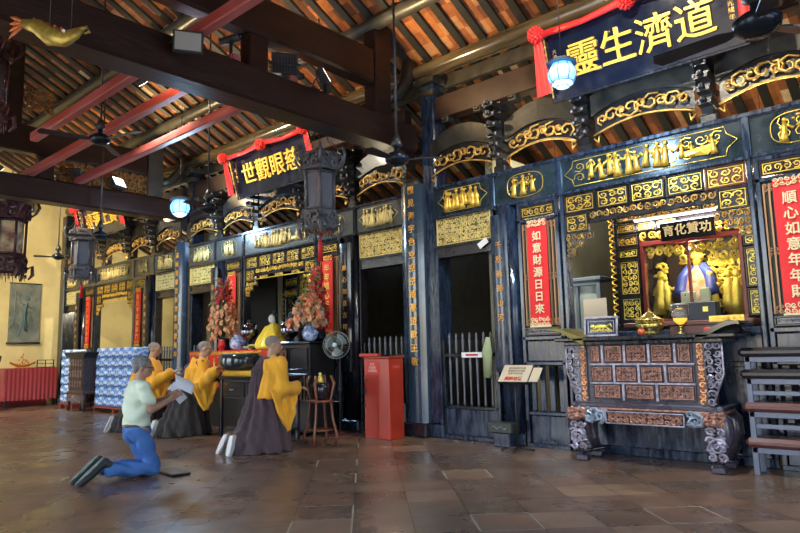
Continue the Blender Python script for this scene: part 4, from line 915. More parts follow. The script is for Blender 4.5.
globe(180, 208, 6.2, .18, 'lit round blue glass lamp hanging beside the further tall pillar', 6.0)
# glowing incense-spheres / crystal lamps are added with the altar
# ceiling fans
floodlight((-15.5, 3.0, 4.9), (-19.1, 6.0, 2.6), 'added spotlight under the roof brightening the cream end wall', True, 420, (1, .86, .6), 120, .09)  # extra lamp put in to brighten the cream wall
def ceiling_fan(px, py, Yv, lb, R_=.55, rot=0., top=6.5):
    p = aY(px, py, Yv); t = thing('ceiling_fan', lb, 'fan', tuple(p), (0, 0, rot), group='ceiling fans')
    MB().lathe([(0, -.07), (.07, -.06), (.13, -.02), (.14, .03), (.09, .07), (.03, .1), (.03, .16)], 18).build('motor', mat('blue_black_metal', (.015, .025, .04), .25, metal=.5), t)
    MB().tube([(0, 0, .1), (0, 0, roofz(p.y)-.02-p.z)], .014, 8).lathe([(.02, .14), (.07, .17), (.02, .30)], 12).build('rod', DGREY, t)
    for k in range(3):
        a = k*2*PI/3; mb = MB(); mb.M = Matrix.Rotation(a, 4, 'Z') @ Matrix.Rotation(.2, 4, 'X'); mb.prism([(.12, -.02), (.2, -.05), (R_, -.065), (R_+.03, 0), (R_, .065), (.2, .05), (.12, .02)], -.004, .004, axis='z'); mb.build('blade', mat('dark_fan_blade', (.03, .035, .045), .35, metal=.3), t)
    return t
ceiling_fan(100, 140, 3.6, 'dark ceiling fan on a long rod at upper left, nearest of the left fans', .72, .3, 6.9)
ceiling_fan(208, 209, 5.1, 'dark ceiling fan on a thin rod just left of the middle name board', .55, 1.0, 6.35)
ceiling_fan(100, 236, 5.2, 'dark ceiling fan hanging below the further tie beam at left', .55, .1, 6.4)
ceiling_fan(397, 160, 5.2, 'dark ceiling fan with a tall thin rod beside the column with gold writing', .5, .6, 6.4)
ceiling_fan(757, 26, 4.2, 'dark ceiling fan at the upper right corner, one blade pointing left', .62, .95, 6.9)
# ceiling fan at far left low
ceiling_fan(58, 257, 6.0, 'small distant fan with thin blades against the cream wall', .5, .2, 4.2)
# cctv cameras on the nearest beam
for (x, y, Y_, lb, rz) in ((231, 40, 3.9, 'small dark security camera standing on the nearest tie beam, left one', .4), (293, 77, 4.9, 'small dark security camera standing on the nearest tie beam, right one', 1.0)):
    p = aX(x, y, -6.1); t = thing('security_camera', lb, 'camera', (p.x, p.y, 4.5), (0, 0, rz), group='security cameras'); hh = max(.12, p.z-4.5)
    MB().tube([(-.14, 0, hh), (.12, 0, hh+.02)], .045, 12).build('body', DGREY, t); MB().tube([(0, 0, 0), (0, 0, hh)], .02, 8).lathe([(.06, 0), (.05, .03), (.03, .06)], 12).build('stand', DGREY, t)
    MB().tube([(.12, 0, hh+.02), (.14, 0, hh+.02)], .035, 12).build('lens', GLOSSB, t)
# hexagonal palace lanterns (dark carved wood, six waisted panels)
def lantern(px, py, Yv, S, lb, topz, wood, pane, rz=0., grp=None, loc=None):
    p = aY(px, py, Yv) if loc is None else Vector(loc); t = thing('palace_lantern', lb, 'lantern', tuple(p), (0, 0, rz), group=grp)
    def hexp(prof, a0=0): return MB().lathe([(r*S, z*S) for r, z in prof], 6, smooth=False, a0=a0)
    hexp([(.30, .30), (.30, .56), (.24, .58)]).build('upper_tier', wood, t)
    hexp([(.20, -.28), (.21, .28)]).build('middle_tier', pane, t)
    hexp([(.22, -.60), (.28, -.56), (.26, -.30), (.20, -.28)]).build('lower_tier', wood, t)
    g = MB()
    for k in range(6):
        a = k*PI/3; c, s_ = math.cos(a), math.sin(a)
        g.tube([(.23*S*c, .23*S*s_, -.3*S), (.24*S*c, .24*S*s_, .3*S)], .022*S, 5)
        g.tube([(.31*S*c, .31*S*s_, .6*S), (.38*S*c, .38*S*s_, .62*S), (.42*S*c, .42*S*s_, .52*S), (.37*S*c, .37*S*s_, .42*S), (.31*S*c, .31*S*s_, .36*S)], [.018*S, .024*S, .024*S, .02*S, .012*S], 6)
        g.tube([(.28*S*c, .28*S*s_, -.5*S), (.35*S*c, .35*S*s_, -.46*S), (.36*S*c, .36*S*s_, -.6*S), (.3*S*c, .3*S*s_, -.68*S)], [.02*S, .03*S, .03*S, .012*S], 6)
        a2 = a+PI/3; P1 = Vector((.23*S*c, .23*S*s_, 0)); P2 = Vector((.23*S*math.cos(a2), .23*S*math.sin(a2), 0))
        for z in (-.27, .27): g.tube([P1+Vector((0, 0, z*S)), P2+Vector((0, 0, z*S))], .018*S, 5)
        mid = (P1+P2)/2; ang = math.atan2(P2.y-P1.y, P2.x-P1.x)
        for (z0, z1, q) in ((.33, .55, 1.28), (-.56, -.33, 1.15)):
            g.M = Matrix.Translation(mid*q*1.08) @ Matrix.Rotation(ang+PI, 4, 'Z'); scrolls(g, -.12*S, .12*S, z0*S, z1*S, 0, .10*S, .020*S, 500+k, n=4); g.M = None
        g.M = Matrix.Translation(mid*1.25) @ Matrix.Rotation(ang+PI, 4, 'Z')
        for e in range(5): g.tube([(-.1*S+.05*e*S, 0, -.6*S), (-.1*S+.05*e*S, 0, -(.66+.04*(e % 2))*S)], [.012*S, .003*S], 4)
        g.M = None
    g.build('carved_frame', wood, t, fix=False)
    mb = MB().lathe([(.10*S, .58*S), (.06*S, .66*S), (.0, .7*S)], 12)
    for k in range(6): a = k*PI/3; mb.tube([(.3*S*math.cos(a), .3*S*math.sin(a), .6*S), (0, 0, 1.0*S)], .006, 4)
    mb.tube([(0, 0, 1.*S), (0, 0, roofz(max(1.5, p.y))-.02-p.z)], .008, 5).build('hanger', DGREY, t)
    return t
LW = mat('grey_carved_lantern_wood', (.11, .11, .125), .35, var=.35, coat=.3); LW2 = mat('purple_brown_lantern_wood', (.07, .025, .03), .35, var=.3, coat=.3)
LWP = mat('lantern_pane_grey', (.16, .17, .21), .25, coat=.4, bump=.3, bscale=15); LPY = mat('lit_lantern_pane', (.75, .6, .35), .3, colr2=(.25, .1, .08), vscale=6, emit=None)
lantern(320, 192, 6.0, .98, 'dark grey hexagonal carved lantern hanging before the middle name board', 6.0, LW, LWP, .35, 'dark hexagonal lanterns')
lantern(83, 254, 6.0, .98, 'dark grey hexagonal lantern hanging at left before the far hall', 6.0, LW, LWP, .2, 'dark hexagonal lanterns')
lantern(9, 238, 4.2, 1.22, 'ornate red brown lantern with amber panes hanging before the cream wall', 5.9, LW2, LPY, .1)
lantern(-14, 80, 2.0, .80, 'purple brown carved lantern cut off by the upper left corner', 5.9, LW2, LW, .25)
# gilded carp hanging beside it
p = aY(58, 34, 1.9); t = thing('carved_fish', 'gilded wooden fish with a curled tail hanging at the upper left corner', 'carving', tuple(p), (0, 0, .75)); t.scale = (.72, .72, .72)
mb = MB(); mb.tube([(-.42, 0, .14), (-.25, 0, .10), (-.08, 0, -.03), (.08, 0, -.06), (.2, 0, .0), (.28, 0, .06)], [.05, .09, .115, .10, .07, .03], 12, flat=.6)
mb.tube([(.26, 0, .05), (.33, 0, .08), (.36, 0, .02), (.30, 0, .0)], [.03, .02, .02, .01], 6)
mb.build('body', mat('green_gold_scales', (.55, .42, .08), .35, metal=.5, colr2=(.30, .22, .05), vscale=14), t)
mb = MB()
for k in range(5): mb.tube([(-.30+.08*k, 0, .12-.03*k), (-.28+.08*k, 0, .20-.03*k), (-.24+.08*k, 0, .16-.03*k)], [.02, .015, .004], 5)
for k in range(4): mb.tube([(-.38, 0, .14), (-.5, 0, .2-.06*k), (-.56, 0, .22-.09*k)], [.03, .03, .005], 5, flat=.4)
mb.build('fins', mat('red_gold_fins', (.55, .16, .05), .4, metal=.4), t)
mb = MB().ball((.1, -.075, .0), .02, 8, 6); mb.build('eye', WHITE, t)
MB().tube([(-.1, 0, .08), (-.1, 0, 1.6)], .006, 5).tube([(.15, 0, .05), (.15, 0, 1.6)], .006, 5).build('wires', DGREY, t)
# small red tassels under the two dark lanterns
for (x, y, Yv, lb) in ((320, 192, 6.0, 'small red tassel hanging under the dark hexagonal lantern before the middle board'), (83, 254, 6.0, 'small red tassel hanging under the dark lantern at left')):
    p = aY(x, y, Yv); z0 = p.z-.60*.98; mb = MB().tube([(0, 0, .02), (0, 0, -.14)], .006, 5).tube([(0, 0, -.12), (0, 0, -.16), (0, 0, -.42)], [.02, .03, .04], 10); tag(mb.build('red_tassel', SILK, loc=(p.x, p.y, z0)), lb, 'tassel')
# ================================================================ PEOPLE
def fuse(mb, name, mats, parent, voxel=.012, sm=4, fold=None, M=None):
    """one continuous surface grown from overlapping limb volumes"""
    if M is not None: mb.v = [tuple(M @ Vector(v)) for v in mb.v]
    me = bpy.data.meshes.new('tmp'); me.from_pydata(mb.v, [], mb.f)
    bm = bmesh.new(); bm.from_mesh(me); bmesh.ops.recalc_face_normals(bm, faces=bm.faces); bm.to_mesh(me); bm.free()
    o = bpy.data.objects.new('tmp', me); col.objects.link(o)
    r = o.modifiers.new('r', 'REMESH'); r.mode = 'VOXEL'; r.voxel_size = voxel
    if sm: s = o.modifiers.new('s', 'SMOOTH'); s.iterations = sm; s.factor = .5
    dg = bpy.context.evaluated_depsgraph_get(); m2 = bpy.data.meshes.new_from_object(o.evaluated_get(dg)); bpy.data.objects.remove(o)
    n = len(m2.vertices); co = np.zeros(n*3); m2.vertices.foreach_get('co', co); co = co.reshape(-1, 3)
    if fold:
        no = np.array([v.normal for v in m2.vertices]); d = fold(co); co = co+no*d[:, None]; co[:, 2] = np.maximum(co[:, 2], .004); m2.vertices.foreach_set('co', co.ravel())
    m2.polygons.foreach_set('use_smooth', [True]*len(m2.polygons)); m2.materials.clear()
    m2.materials.append(mats); m2.name = name; m2.update()
    ob = bpy.data.objects.new(name, m2); col.objects.link(ob)
    if parent: ob.parent = parent
    return ob
V = Vector
def limb(mb, pts, rs, n=12):
    mb.tube(pts, rs, n)
    for p, r in zip(pts, rs): mb.ball(p, r, n, 8)
def hand(mb, w_, dirv, up, side, curl=.5, s=1.0):
    """palm with five bent fingers; side=+1 puts the thumb on +side of dir x up"""
    d = V(dirv).normalized(); u = V(up); u = (u-d*u.dot(d)).normalized(); sd = d.cross(u)*side; w_ = V(w_)
    pc = w_+d*.045*s
    for k in range(4):
        off = sd*(-.027+.018*k)*s; b = w_+d*.075*s+off; mb.tube([w_+off*.6, b], [.017*s, .014*s], 8)
        L = (.062, .074, .078, .068)[k]*s; f1 = b+(d*math.cos(curl*.5)-u*math.sin(curl*.5))*L*.5; f2 = f1+(d*math.cos(curl*1.4)-u*math.sin(curl*1.4))*L*.5
        limb(mb, [b, f1, f2], [.0095*s, .0088*s, .0075*s], 8)
    t0 = w_+d*.02*s+sd*.022*s; t1 = t0+(sd*.8+d*.55-u*.2)*.038*s; t2 = t1+(d*.85+sd*.25-u*.35)*.034*s; limb(mb, [t0, t1, t2], [.014*s, .0115*s, .009*s], 8)
def head_shapes(mb, c, yaw, pitch=0.):
    """skull, jaw, nose, brow, lips and ears; returns the matrix of the head"""
    M = Matrix.Translation(c) @ Matrix.Rotation(yaw, 4, 'Z') @ Matrix.Rotation(-pitch, 4, 'X'); keep = mb.M; mb.M = M
    mb.ball((0, -.012, .03), (.076, .094, .082), 18, 12); mb.ball((0, .022, -.028), (.058, .066, .07), 16, 10); mb.ball((0, .05, -.072), (.028, .026, .022), 10, 8)
    mb.tube([(0, .086, .022), (0, .104, -.012), (0, .098, -.024)], [.009, .014, .012], 8); mb.ball((0, .082, -.050), (.024, .012, .008), 8, 6); mb.ball((0, .081, -.060), (.020, .012, .008), 8, 6)
    for sx in (-1, 1):
        mb.ball((sx*.030, .074, .028), (.022, .012, .009), 8, 6); mb.ball((sx*.076, -.012, -.003), (.010, .018, .03), 8, 8); mb.ball((sx*.048, .05, -.015), (.02, .02, .02), 8, 6)
    mb.M = keep; return M
def face_parts(M, t, brow=(.08, .07, .06)):
    mb = MB(); mb.M = M
    for sx in (-1, 1): mb.ball((sx*.030, .079, .010), (.012, .008, .007), 8, 6)
    mb.build('eyes', mat('dark_eyes', (.02, .015, .012), .3), t)
    mb = MB(); mb.M = M
    for sx in (-1, 1): mb.tube([(sx*.014, .087, .034), (sx*.03, .086, .038), (sx*.048, .074, .032)], .004, 5)
    mb.build('eyebrows', mat('grey_brows', brow, .8), t)
SKIN = mat('tanned_skin', (.42, .23, .15), .5, var=.08, vscale=12, spec=.4)
SKIN2 = mat('light_brown_skin', (.50, .30, .19), .5, var=.08, vscale=12, spec=.4)
# ---- man in the pale green shirt
def mwarp(v):
    x, y, z = v; return (x, y-.11*min(1, max(0, (z-.10)/.42)), z*.955)
def man():
    t = thing('person', 'kneeling person with grey hair, pale green shirt and blue jeans, holding open booklets', 'person', (-6.5, 3.3, 0), (0, 0, math.radians(-8)))
    mb = MB(); HM = head_shapes(mb, (.0, .05, 1.135), math.radians(-22), .12)
    limb(mb, [(0, .0, .92), (0, .015, 1.0), (0, .03, 1.09)], [.075, .056, .052])
    for p, r in (((0, 0, .56), (.14, .10, .10)), ((0, 0, .72), (.13, .09, .12)), ((0, 0, .86), (.15, .095, .11))): mb.ball(p, r, 14, 10)
    SH = {1: (.165, .01, .935), -1: (-.165, .01, .935)}; EL = {1: (.215, .07, .70), -1: (-.215, .10, .70)}; WR = {1: (.115, .30, .79), -1: (-.06, .33, .80)}
    for s_ in (1, -1):
        limb(mb, [SH[s_], tuple((V(SH[s_])+V(EL[s_]))/2), EL[s_]], [.052, .045, .038]); limb(mb, [EL[s_], tuple(V(EL[s_])*.6+V(WR[s_])*.4), WR[s_]], [.036, .036, .024])
        d = V(WR[s_])-V(EL[s_]); hand(mb, WR[s_], d+V((0, .1, .12)), V((-s_*.8, .0, .3)), s_, .8)
        hp = (s_*.085, -.0, .50); kn = (s_*.10, .03, .075); an = (s_*.095, -.40, .10); limb(mb, [hp, tuple((V(hp)+V(kn))/2), kn], [.08, .07, .055]); limb(mb, [kn, tuple((V(kn)+V(an))/2), an], [.052, .05, .034])
    mb.v = [mwarp(v) for v in mb.v]; fuse(mb, 'body', SKIN, t, .009, 2); HM = Matrix.Translation((0, -.11, -.05)) @ HM; face_parts(HM, t, (.25, .25, .25))
    # hair
    mb = MB(); mb.M = HM; mb.ball((0, -.022, .046), (.083, .096, .083), 20, 12); mb.ball((0, -.065, -.005), (.066, .045, .06), 14, 10)
    for sx in (-1, 1): mb.ball((sx*.066, -.02, .03), (.018, .05, .04), 8, 6)
    for k in range(70):
        R = random.Random(k); a = R.uniform(.6, 5.6); e = R.uniform(.1, 1.4); p = V((.083*math.cos(e)*math.sin(a), -.022-.096*math.cos(e)*math.cos(a)*-1 if False else -.022+.094*math.cos(e)*math.cos(a), .046+.083*math.sin(e)))
        if p.y > .045: continue
        mb.tube([p, p*1.03+V((0, -.006, -.012))], [.009, .004], 5)
    mb.M = None; fuse(mb, 'hair', mat('grey_hair', (.20, .20, .195), .7, var=.35, vscale=40, bump=.5, bscale=90), t, .008, 1)
    mb = MB(); mb.M = HM; 
    for sx in (-1, 1): mb.tube([(sx*.079, -.01, .012), (sx*.074, .04, .014), (sx*.055, .088, .012)], .003, 5); mb.tube([(sx*.03+.02*math.cos(a), .098, .006+.015*math.sin(a)) for a in [k*PI/6 for k in range(13)]], .002, 4)
    mb.build('glasses', BLK, t)
    # shirt
    mb = MB()
    for p, r in (((0, -.005, .575), (.165, .125, .05)), ((0, -.01, .66), (.168, .13, .12)), ((0, -.01, .78), (.172, .128, .13)), ((0, -.005, .88), (.178, .12, .10))): mb.ball(p, r, 20, 12)
    mb.lathe([(.165, .535), (.175, .60), (.175, .7), (.17, .85), (.12, .97), (.07, 1.01)], 20); mb.v = [(x, y*(.76 if abs(x) < 9 else 1), z) for x, y, z in mb.v]
    for s_ in (1, -1):
        e = tuple(V(SH[s_])*.38+V(EL[s_])*.62); limb(mb, [(s_*.10, .0, .955), SH[s_], tuple((V(SH[s_])+V(e))/2), e], [.055, .068, .068, .066])
    mb.tube([(0, -.055, 1.0), (.055, -.02, 1.005), (.05, .045, .985)], .016, 8); mb.tube([(0, -.055, 1.0), (-.055, -.02, 1.005), (-.05, .045, .985)], .016, 8)
    mb.v = [mwarp(v) for v in mb.v]; fuse(mb, 'shirt', mat('pale_green_shirt', (.66, .76, .58), .7, var=.05, bump=.15, bscale=12), t, .010, 3, fold=lambda c: .009*np.sin(c[:, 2]*38+c[:, 0]*22+np.sin(c[:, 1]*20)*2)*(c[:, 2] < .95))
    # belt
    mb = MB().lathe([(.150, .515), (.156, .52), (.156, .55), (.150, .555)], 24); mb.v = [(x, y*.80, z) for x, y, z in mb.v]; mb.v = [mwarp(v) for v in mb.v]; b = mb.build('belt', mat('brown_black_leather', (.035, .025, .02), .4), t)
    MB().box(-.06, .02, -.238, -.228, .497, .525, b=.003).build('belt_label', mat('tan_leather', (.28, .12, .05), .5), t)
    # jeans
    mb = MB(); mb.lathe([(.12, .43), (.15, .47), (.152, .53)], 20); mb.v = [(x, y*.82, z) for x, y, z in mb.v]
    for s_ in (1, -1):
        mb.ball((s_*.065, -.055, .44), (.085, .085, .10), 12, 10)
        hp = (s_*.08, -.005, .47); kn = (s_*.105, .03, .085); an = (s_*.098, -.38, .115); limb(mb, [hp, tuple(V(hp)*.5+V(kn)*.5), kn], [.096, .088, .075]); limb(mb, [kn, tuple((V(kn)+V(an))/2), an], [.072, .072, .066])
    mb.v = [mwarp(v) for v in mb.v]; fuse(mb, 'jeans', mat('blue_denim', (.045, .13, .38), .75, colr2=(.07, .19, .48), vscale=6, bump=.2, bscale=14), t, .010, 2, fold=lambda c: .010*np.sin(c[:, 2]*42+c[:, 1]*30+np.sin(c[:, 0]*30)*1.5))
    # shoes, soles turned up
    for s_, lb in ((1, 'shoe'), (-1, 'shoe')):
        h_ = V((s_*.098, -.46, .225)); to = V((s_*.10, -.68, .028)); ax = (to-h_).normalized(); nn = V((0, -ax.z, ax.y)); nn = nn if nn.y < 0 else -nn   # sole normal, backwards and up
        mb = MB(); limb(mb, [tuple(h_-nn*.035), tuple((h_+to)/2-nn*.035), tuple(to-nn*.025)], [.042, .043, .034], 12); limb(mb, [tuple(h_-nn*.05), (s_*.098, -.36, .12)], [.045, .045])
        sh = fuse(mb, 'shoe', mat('black_shoe', (.02, .025, .025), .5), t, .008, 2)
        mb = MB(); P = []
        for k in range(13):
            q = k/12; wd = .036+.012*math.sin(q*PI*1.1)-.010*(q > .92); c = h_.lerp(to, q*1.08-.05); P.append([c-V((wd, 0, 0))+nn*.004, c+nn*.012, c+V((wd, 0, 0))+nn*.004]); 
        mb.grid(P); mb.grid([[p-nn*.014 for p in r] for r in P]); 
        so = mb.build('sole', mat('grey_green_sole', (.16, .20, .18), .6, bump=.8, bscale=60, var=.3, vscale=30), sh)
    k = thing('kneeling_block', 'low dark brown wooden kneeling block under the knees of the grey-haired person', 'kneeler', (-6.5, 3.3, 0), (0, 0, math.radians(-8))); k.location = (-6.36, 3.48, 0)
    MB().box(-.22, .22, -.06, .14, .002, .028, b=.01).build('board', BEAM, k)
    b = thing('booklet', 'white open booklets held up by the grey-haired kneeling person', 'booklet', (-6.5, 3.3, 0), (0, 0, math.radians(-8)))
    PG = mat('white_pages', (.74, .79, .88), .6)
    for i, (x0, ang, zz, tl) in enumerate(((-.13, .20, .0, .0), (.07, -.42, .005, .1), (.10, -.30, -.02, .25))):
        mb = MB(); mb.M = Matrix.Translation((.03+x0*.3, .34, .84)) @ Matrix.Rotation(-.62, 4, 'Y') @ Matrix.Rotation(-1.0+tl*.4, 4, 'X') @ Matrix.Rotation(ang, 4, 'Z')
        x1 = .16 if i else -.17
        P = [[(x1*q/6, -.11+.22*r, .018*math.sin(q/6*PI)) for q in range(7)] for r in (0, 1)]; mb.grid(P); mb.grid([[(x, y, z+.006) for x, y, z in r] for r in P]); mb.build('page_block', PG, b)
man()
# ---- monks
ROBE = mat('dark_brown_robe', (.065, .040, .048), .85, var=.12, vscale=5, sheen=.2); ROBEK = mat('black_brown_robe', (.028, .024, .024), .85, var=.2, sheen=.2)
KAS = mat('saffron_robe', (.88, .42, .02), .75, var=.10, vscale=5, sheen=.2)
def monk(label, loc, rz, S, robe, right_hand, left_hand, lean=0., head_yaw=-.35, head_pitch=.15, wide=1., drape=True, skin=SKIN2, kas_all=False, seed=1, tail=0.):
    t = thing('person', label, 'person', loc, (0, 0, rz))
    LM = Matrix.Scale(S, 4) @ Matrix.Translation((0, 0, 0)) ; LR = Matrix.Translation((0, 0, .5)) @ Matrix.Rotation(-lean, 4, 'X') @ Matrix.Translation((0, 0, -.5))
    lean_f = lambda p: tuple(LR @ V(p)) if p[2] > .5 else p
    sc_ = lambda mb: [tuple(V(v)*S) for v in mb.v]
    SHp = {1: V(lean_f((.19, .0, .99))), -1: V(lean_f((-.19, .0, .99)))}; W = {1: V(right_hand), -1: V(left_hand)}; E_ = {}
    for s_ in (1, -1):
        a = SHp[s_]; b = W[s_]; mid = (a+b)/2; L = (b-a).length; h_ = math.sqrt(max(.0, .30**2-(L/2)**2)); down = V((s_*.35, -.15, -1)); ax = (b-a).normalized(); down = (down-ax*down.dot(ax)).normalized(); E_[s_] = mid+down*h_
    mb = MB(); hc = V(lean_f((0, .04, 1.205))); HM = head_shapes(mb, hc, head_yaw, head_pitch)
    limb(mb, [lean_f((0, 0, .95)), lean_f((0, .01, 1.06)), tuple(hc-V((0, .02, .06)))], [.08, .056, .052]); 
    for z, r in ((.6, (.14, .11, .1)), (.76, (.14, .10, .12)), (.92, (.15, .09, .1))): mb.ball(lean_f((0, 0, z)), r, 14, 10)
    for s_ in (1, -1):
        limb(mb, [SHp[s_], (SHp[s_]+E_[s_])/2, E_[s_]], [.05, .044, .038]); limb(mb, [E_[s_], E_[s_].lerp(W[s_], .4), W[s_]], [.036, .036, .024])
        d = W[s_]-E_[s_]; hand(mb, W[s_], d, V((0, 0, 1)) if abs(d.normalized().z) < .8 else V((0, 1, 0)), s_, .6)
        hp = V((s_*.09, -.02, .56)); kn = V((s_*.11, .03, .1)); an = V((s_*.08, -.36, .1)); limb(mb, [hp, (hp+kn)/2, kn], [.08, .07, .055]); limb(mb, [kn, (kn+an)/2, an], [.045, .045, .03])
    mb.v = sc_(mb); fuse(mb, 'body', skin, t, .010, 2)
    HMs = Matrix.Scale(S, 4) @ HM; face_parts(HMs, t)
    mb = MB(); mb.M = HM; mb.ball((0, -.020, .036), (.0775, .0945, .0805), 20, 12); mb.M = None; mb.v = sc_(mb); mb.build('stubble', mat('shaved_scalp', (.27, .22, .20), .75, var=.1, vscale=20), t)
    # robe: skirt flaring to the floor and over the calves, then the torso
    def prof(z):
        if z < .62: q = z/.62; q2 = q**1.05; return (.33*wide*(1-q2)+.215*q2, .37*(1-q2)+.195*q2, (-.14-tail*.5)*(1-q2)+(-.06)*q2)
        q = min(1, (z-.62)/.38); return (.225+.012*math.sin(q*PI*.8), .195-.04*q, -.06+.04*q)
    rings = []
    zs = [0.004, .03, .08, .15, .23, .32, .42, .52, .62, .72, .82, .92, .98, 1.03, 1.06]
    N = 60; R = random.Random(seed); ph = R.random()*6
    for z in zs:
        rx, ry, cy = prof(z)
        if z > .92: k = (z-.92)/.14; rx = rx*(1-k**2*.62); ry = ry*(1-k**1.4*.55)
        A = .11*max(0, 1-z/.95); row = []
        for j in range(N):
            a = 2*PI*j/N; f = 1+A*(.6*math.sin(9*a+ph+z*2)+.4*math.sin(17*a-ph+z*3)); row.append(lean_f((rx*f*math.cos(a), cy+ry*f*math.sin(a), z)))
        rings.append(row)
    mb = MB().grid(rings, closed=True); b0 = len(mb.v); mb.add(rings[0], [tuple(range(N))[::-1]]); mb.add(rings[-1], [tuple(range(N))])
    for s_ in (1, -1):
        if s_ == 1 and drape: limb(mb, [lean_f((.1, 0, .98)), SHp[1], (SHp[1]+E_[1])/2], [.07, .078, .07])
        else: limb(mb, [lean_f((s_*.1, 0, .98)), SHp[s_], (SHp[s_]+E_[s_])/2, E_[s_], E_[s_].lerp(W[s_], .75)], [.07, .08, .08, .09, .10]); e2 = E_[s_].lerp(W[s_], .5); limb(mb, [e2, e2-V((0, .02, .18))], [.07, .05])
    limb(mb, [(0, -.25, .25), (0, -.44, .13)], [.13, .09])
    for s_ in (1, -1): limb(mb, [(s_*.1, -.1, .12), (s_*.09, -.42, .11)], [.09, .085])
    if tail: limb(mb, [(-.05, -.35, .12), (-.1, -.6, .08), (-.12, -.85*1, .05)], [.14, .12, .06])
    mb.v = sc_(mb)
    fuse(mb, 'robe', robe if not kas_all else robe, t, .012, 2, fold=lambda c: .013*np.sin(np.arctan2(c[:, 1]+.1, c[:, 0])*14+c[:, 2]*7+np.sin(c[:, 2]*9)*1.2)+.006*np.sin(c[:, 1]*48+c[:, 2]*26+c[:, 0]*20))
    # saffron over-robe: collar, right shoulder, sleeve and long hanging fold
    mb = MB()
    a_from, a_to = (-.85, 2.6) if not kas_all else (-1.9, 4.2)
    n = 15 if not kas_all else 22
    for k in range(n):
        a = a_from+(a_to-a_from)*k/(n-1); pts = []; rr = []
        for z in (.60, .70, .80, .90, .98, 1.04):
            rx, ry, cy = prof(z)
            if z > .92: q = (z-.92)/.14; rx *= 1-q*.55; ry *= 1-q*.45
            pts.append(lean_f(((rx+.012)*math.cos(a), cy+(ry+.012)*math.sin(a), z))); rr.append(.037)
        mb.tube(pts, rr, 8)
    s_ = 1; e = E_[1]; w_ = W[1]
    limb(mb, [lean_f((.08, 0, 1.02)), SHp[1], (SHp[1]+e)/2, e, e.lerp(w_, .8)], [.07, .092, .092, .10, .085])
    if kas_all: limb(mb, [lean_f((-.08, 0, 1.02)), SHp[-1], (SHp[-1]+E_[-1])/2, E_[-1], E_[-1].lerp(W[-1], .8)], [.07, .09, .09, .09, .08])
    if drape:
        top = e.lerp(w_, .55); bot = V((top.x*.75+.05, top.y*.75, .24 if drape == 1 else drape)); P = []
        for k in range(9):
            q = k/8; c = (e.lerp(w_, .1)).lerp(bot, q); wd = .17*(1-q**1.3)+.012; fr = V((-.2, 1, 0)).normalized()
            P.append((c, wd, fr))
        for k in range(8):
            c, wd, fr = P[k]; c2, wd2, _ = P[k+1]
            for j in range(-3, 4): mb.tube([c+fr*wd*j/3+V((.02*math.sin(j*2.1+k*.4), 0, 0)), c2+fr*wd2*j/3+V((.02*math.sin(j*2.1+(k+1)*.4), 0, 0))], [.028, .026], 6)
    mb.v = sc_(mb)
    fuse(mb, 'saffron_shawl', KAS, t, .012, 3, fold=lambda c: .009*np.sin(c[:, 2]*14+c[:, 0]*34+c[:, 1]*30+np.sin(c[:, 2]*12)*1.6))
    for s_ in (1, -1):
        h_ = V((s_*.075-.03, -.52, .20)); to = V((s_*.12-.03, -.59, .015)); ax = (to-h_).normalized(); nn = V((0, ax.z, -ax.y)); nn = nn if nn.y < 0 else -nn
        mb = MB(); limb(mb, [h_-nn*.03, (h_+to)/2-nn*.03, to-nn*.02], [.036, .038, .03], 10); mb.v = sc_(mb)
        sh = fuse(mb, 'shoe', mat('pale_grey_slipper', (.45, .45, .43), .7), t, .009, 2)
        mb = MB(); P = []
        for k in range(13):
            q = k/12; wd = .036+.012*math.sin(q*PI*1.1)-.010*(q > .92); c = h_.lerp(to, q*1.12-.06); P.append([(c-V((wd, 0, 0))+nn*.008)*S, (c+nn*.016)*S, (c+V((wd, 0, 0))+nn*.008)*S])
        mb.grid(P); mb.grid([[p-nn*.014 for p in r] for r in P]); mb.build('sole', mat('white_sole', (.85, .86, .84), .6), sh)
    return t
monk('kneeling monk in dark brown robe and saffron shawl, rightmost of the three monks', (-6.86, 5.12, 0), math.radians(-6), 1.085, ROBE, (.20, .26, .70), (-.10, .30, .72), head_yaw=-.45, head_pitch=.2, drape=.22, wide=1.05, seed=3)
monk('kneeling monk in blackish robe stretching an arm towards the black bowl', (-9.22, 5.42, 0), math.radians(-22), 1.09, ROBEK, (.50, .22, .90), (-.05, .40, .80), lean=.16, head_yaw=-.25, head_pitch=.15, drape=.36, wide=1.0, seed=7)
monk('kneeling monk wrapped in saffron, partly hidden behind the grey-haired person', (-10.55, 5.35, 0), math.radians(-25), 1.09, ROBEK, (.30, .34, .86), (-.05, .38, .80), lean=.05, head_yaw=-.35, head_pitch=.3, drape=.45, kas_all=True, wide=1.1, seed=11, tail=.0)
# ================================================================ MIDDLE ALTAR AND THINGS BEFORE IT
t = thing('black_side_table', 'black lacquered table with drawers before the middle altar, yellow cushion on it', 'table', (-7.95, 5.72, 0))
MB().box(-.66, .66, -.28, .28, .845, .885, b=.008).build('tabletop', GLOSSB, t)
for x in (-.61, .61):
    for y in (-.23, .23): MB().box(x-.025, x+.025, y-.025, y+.025, 0, .845, b=.004).build('leg', GLOSSB, t)
MB().box(-.6, .6, -.22, .24, .56, .84, b=.005).build('drawer_case', BLK, t)
for x in (-.3, .3):
    d = MB().box(x-.27, x+.27, -.245, -.22, .59, .81, b=.008).build('drawer', GLOSSB, t); MB().tube([(x-.05, -.265, .70), (x, -.275, .69), (x+.05, -.265, .70)], .006, 6).build('handle', STEEL, d)
MB().box(-.6, .6, -.2, .22, .12, .15, b=.004).build('lower_shelf', BLK, t)
t = thing('yellow_cushion', 'long yellow cushion lying on the black table under the black bowl', 'cushion', (-8.1, 5.66, .887))
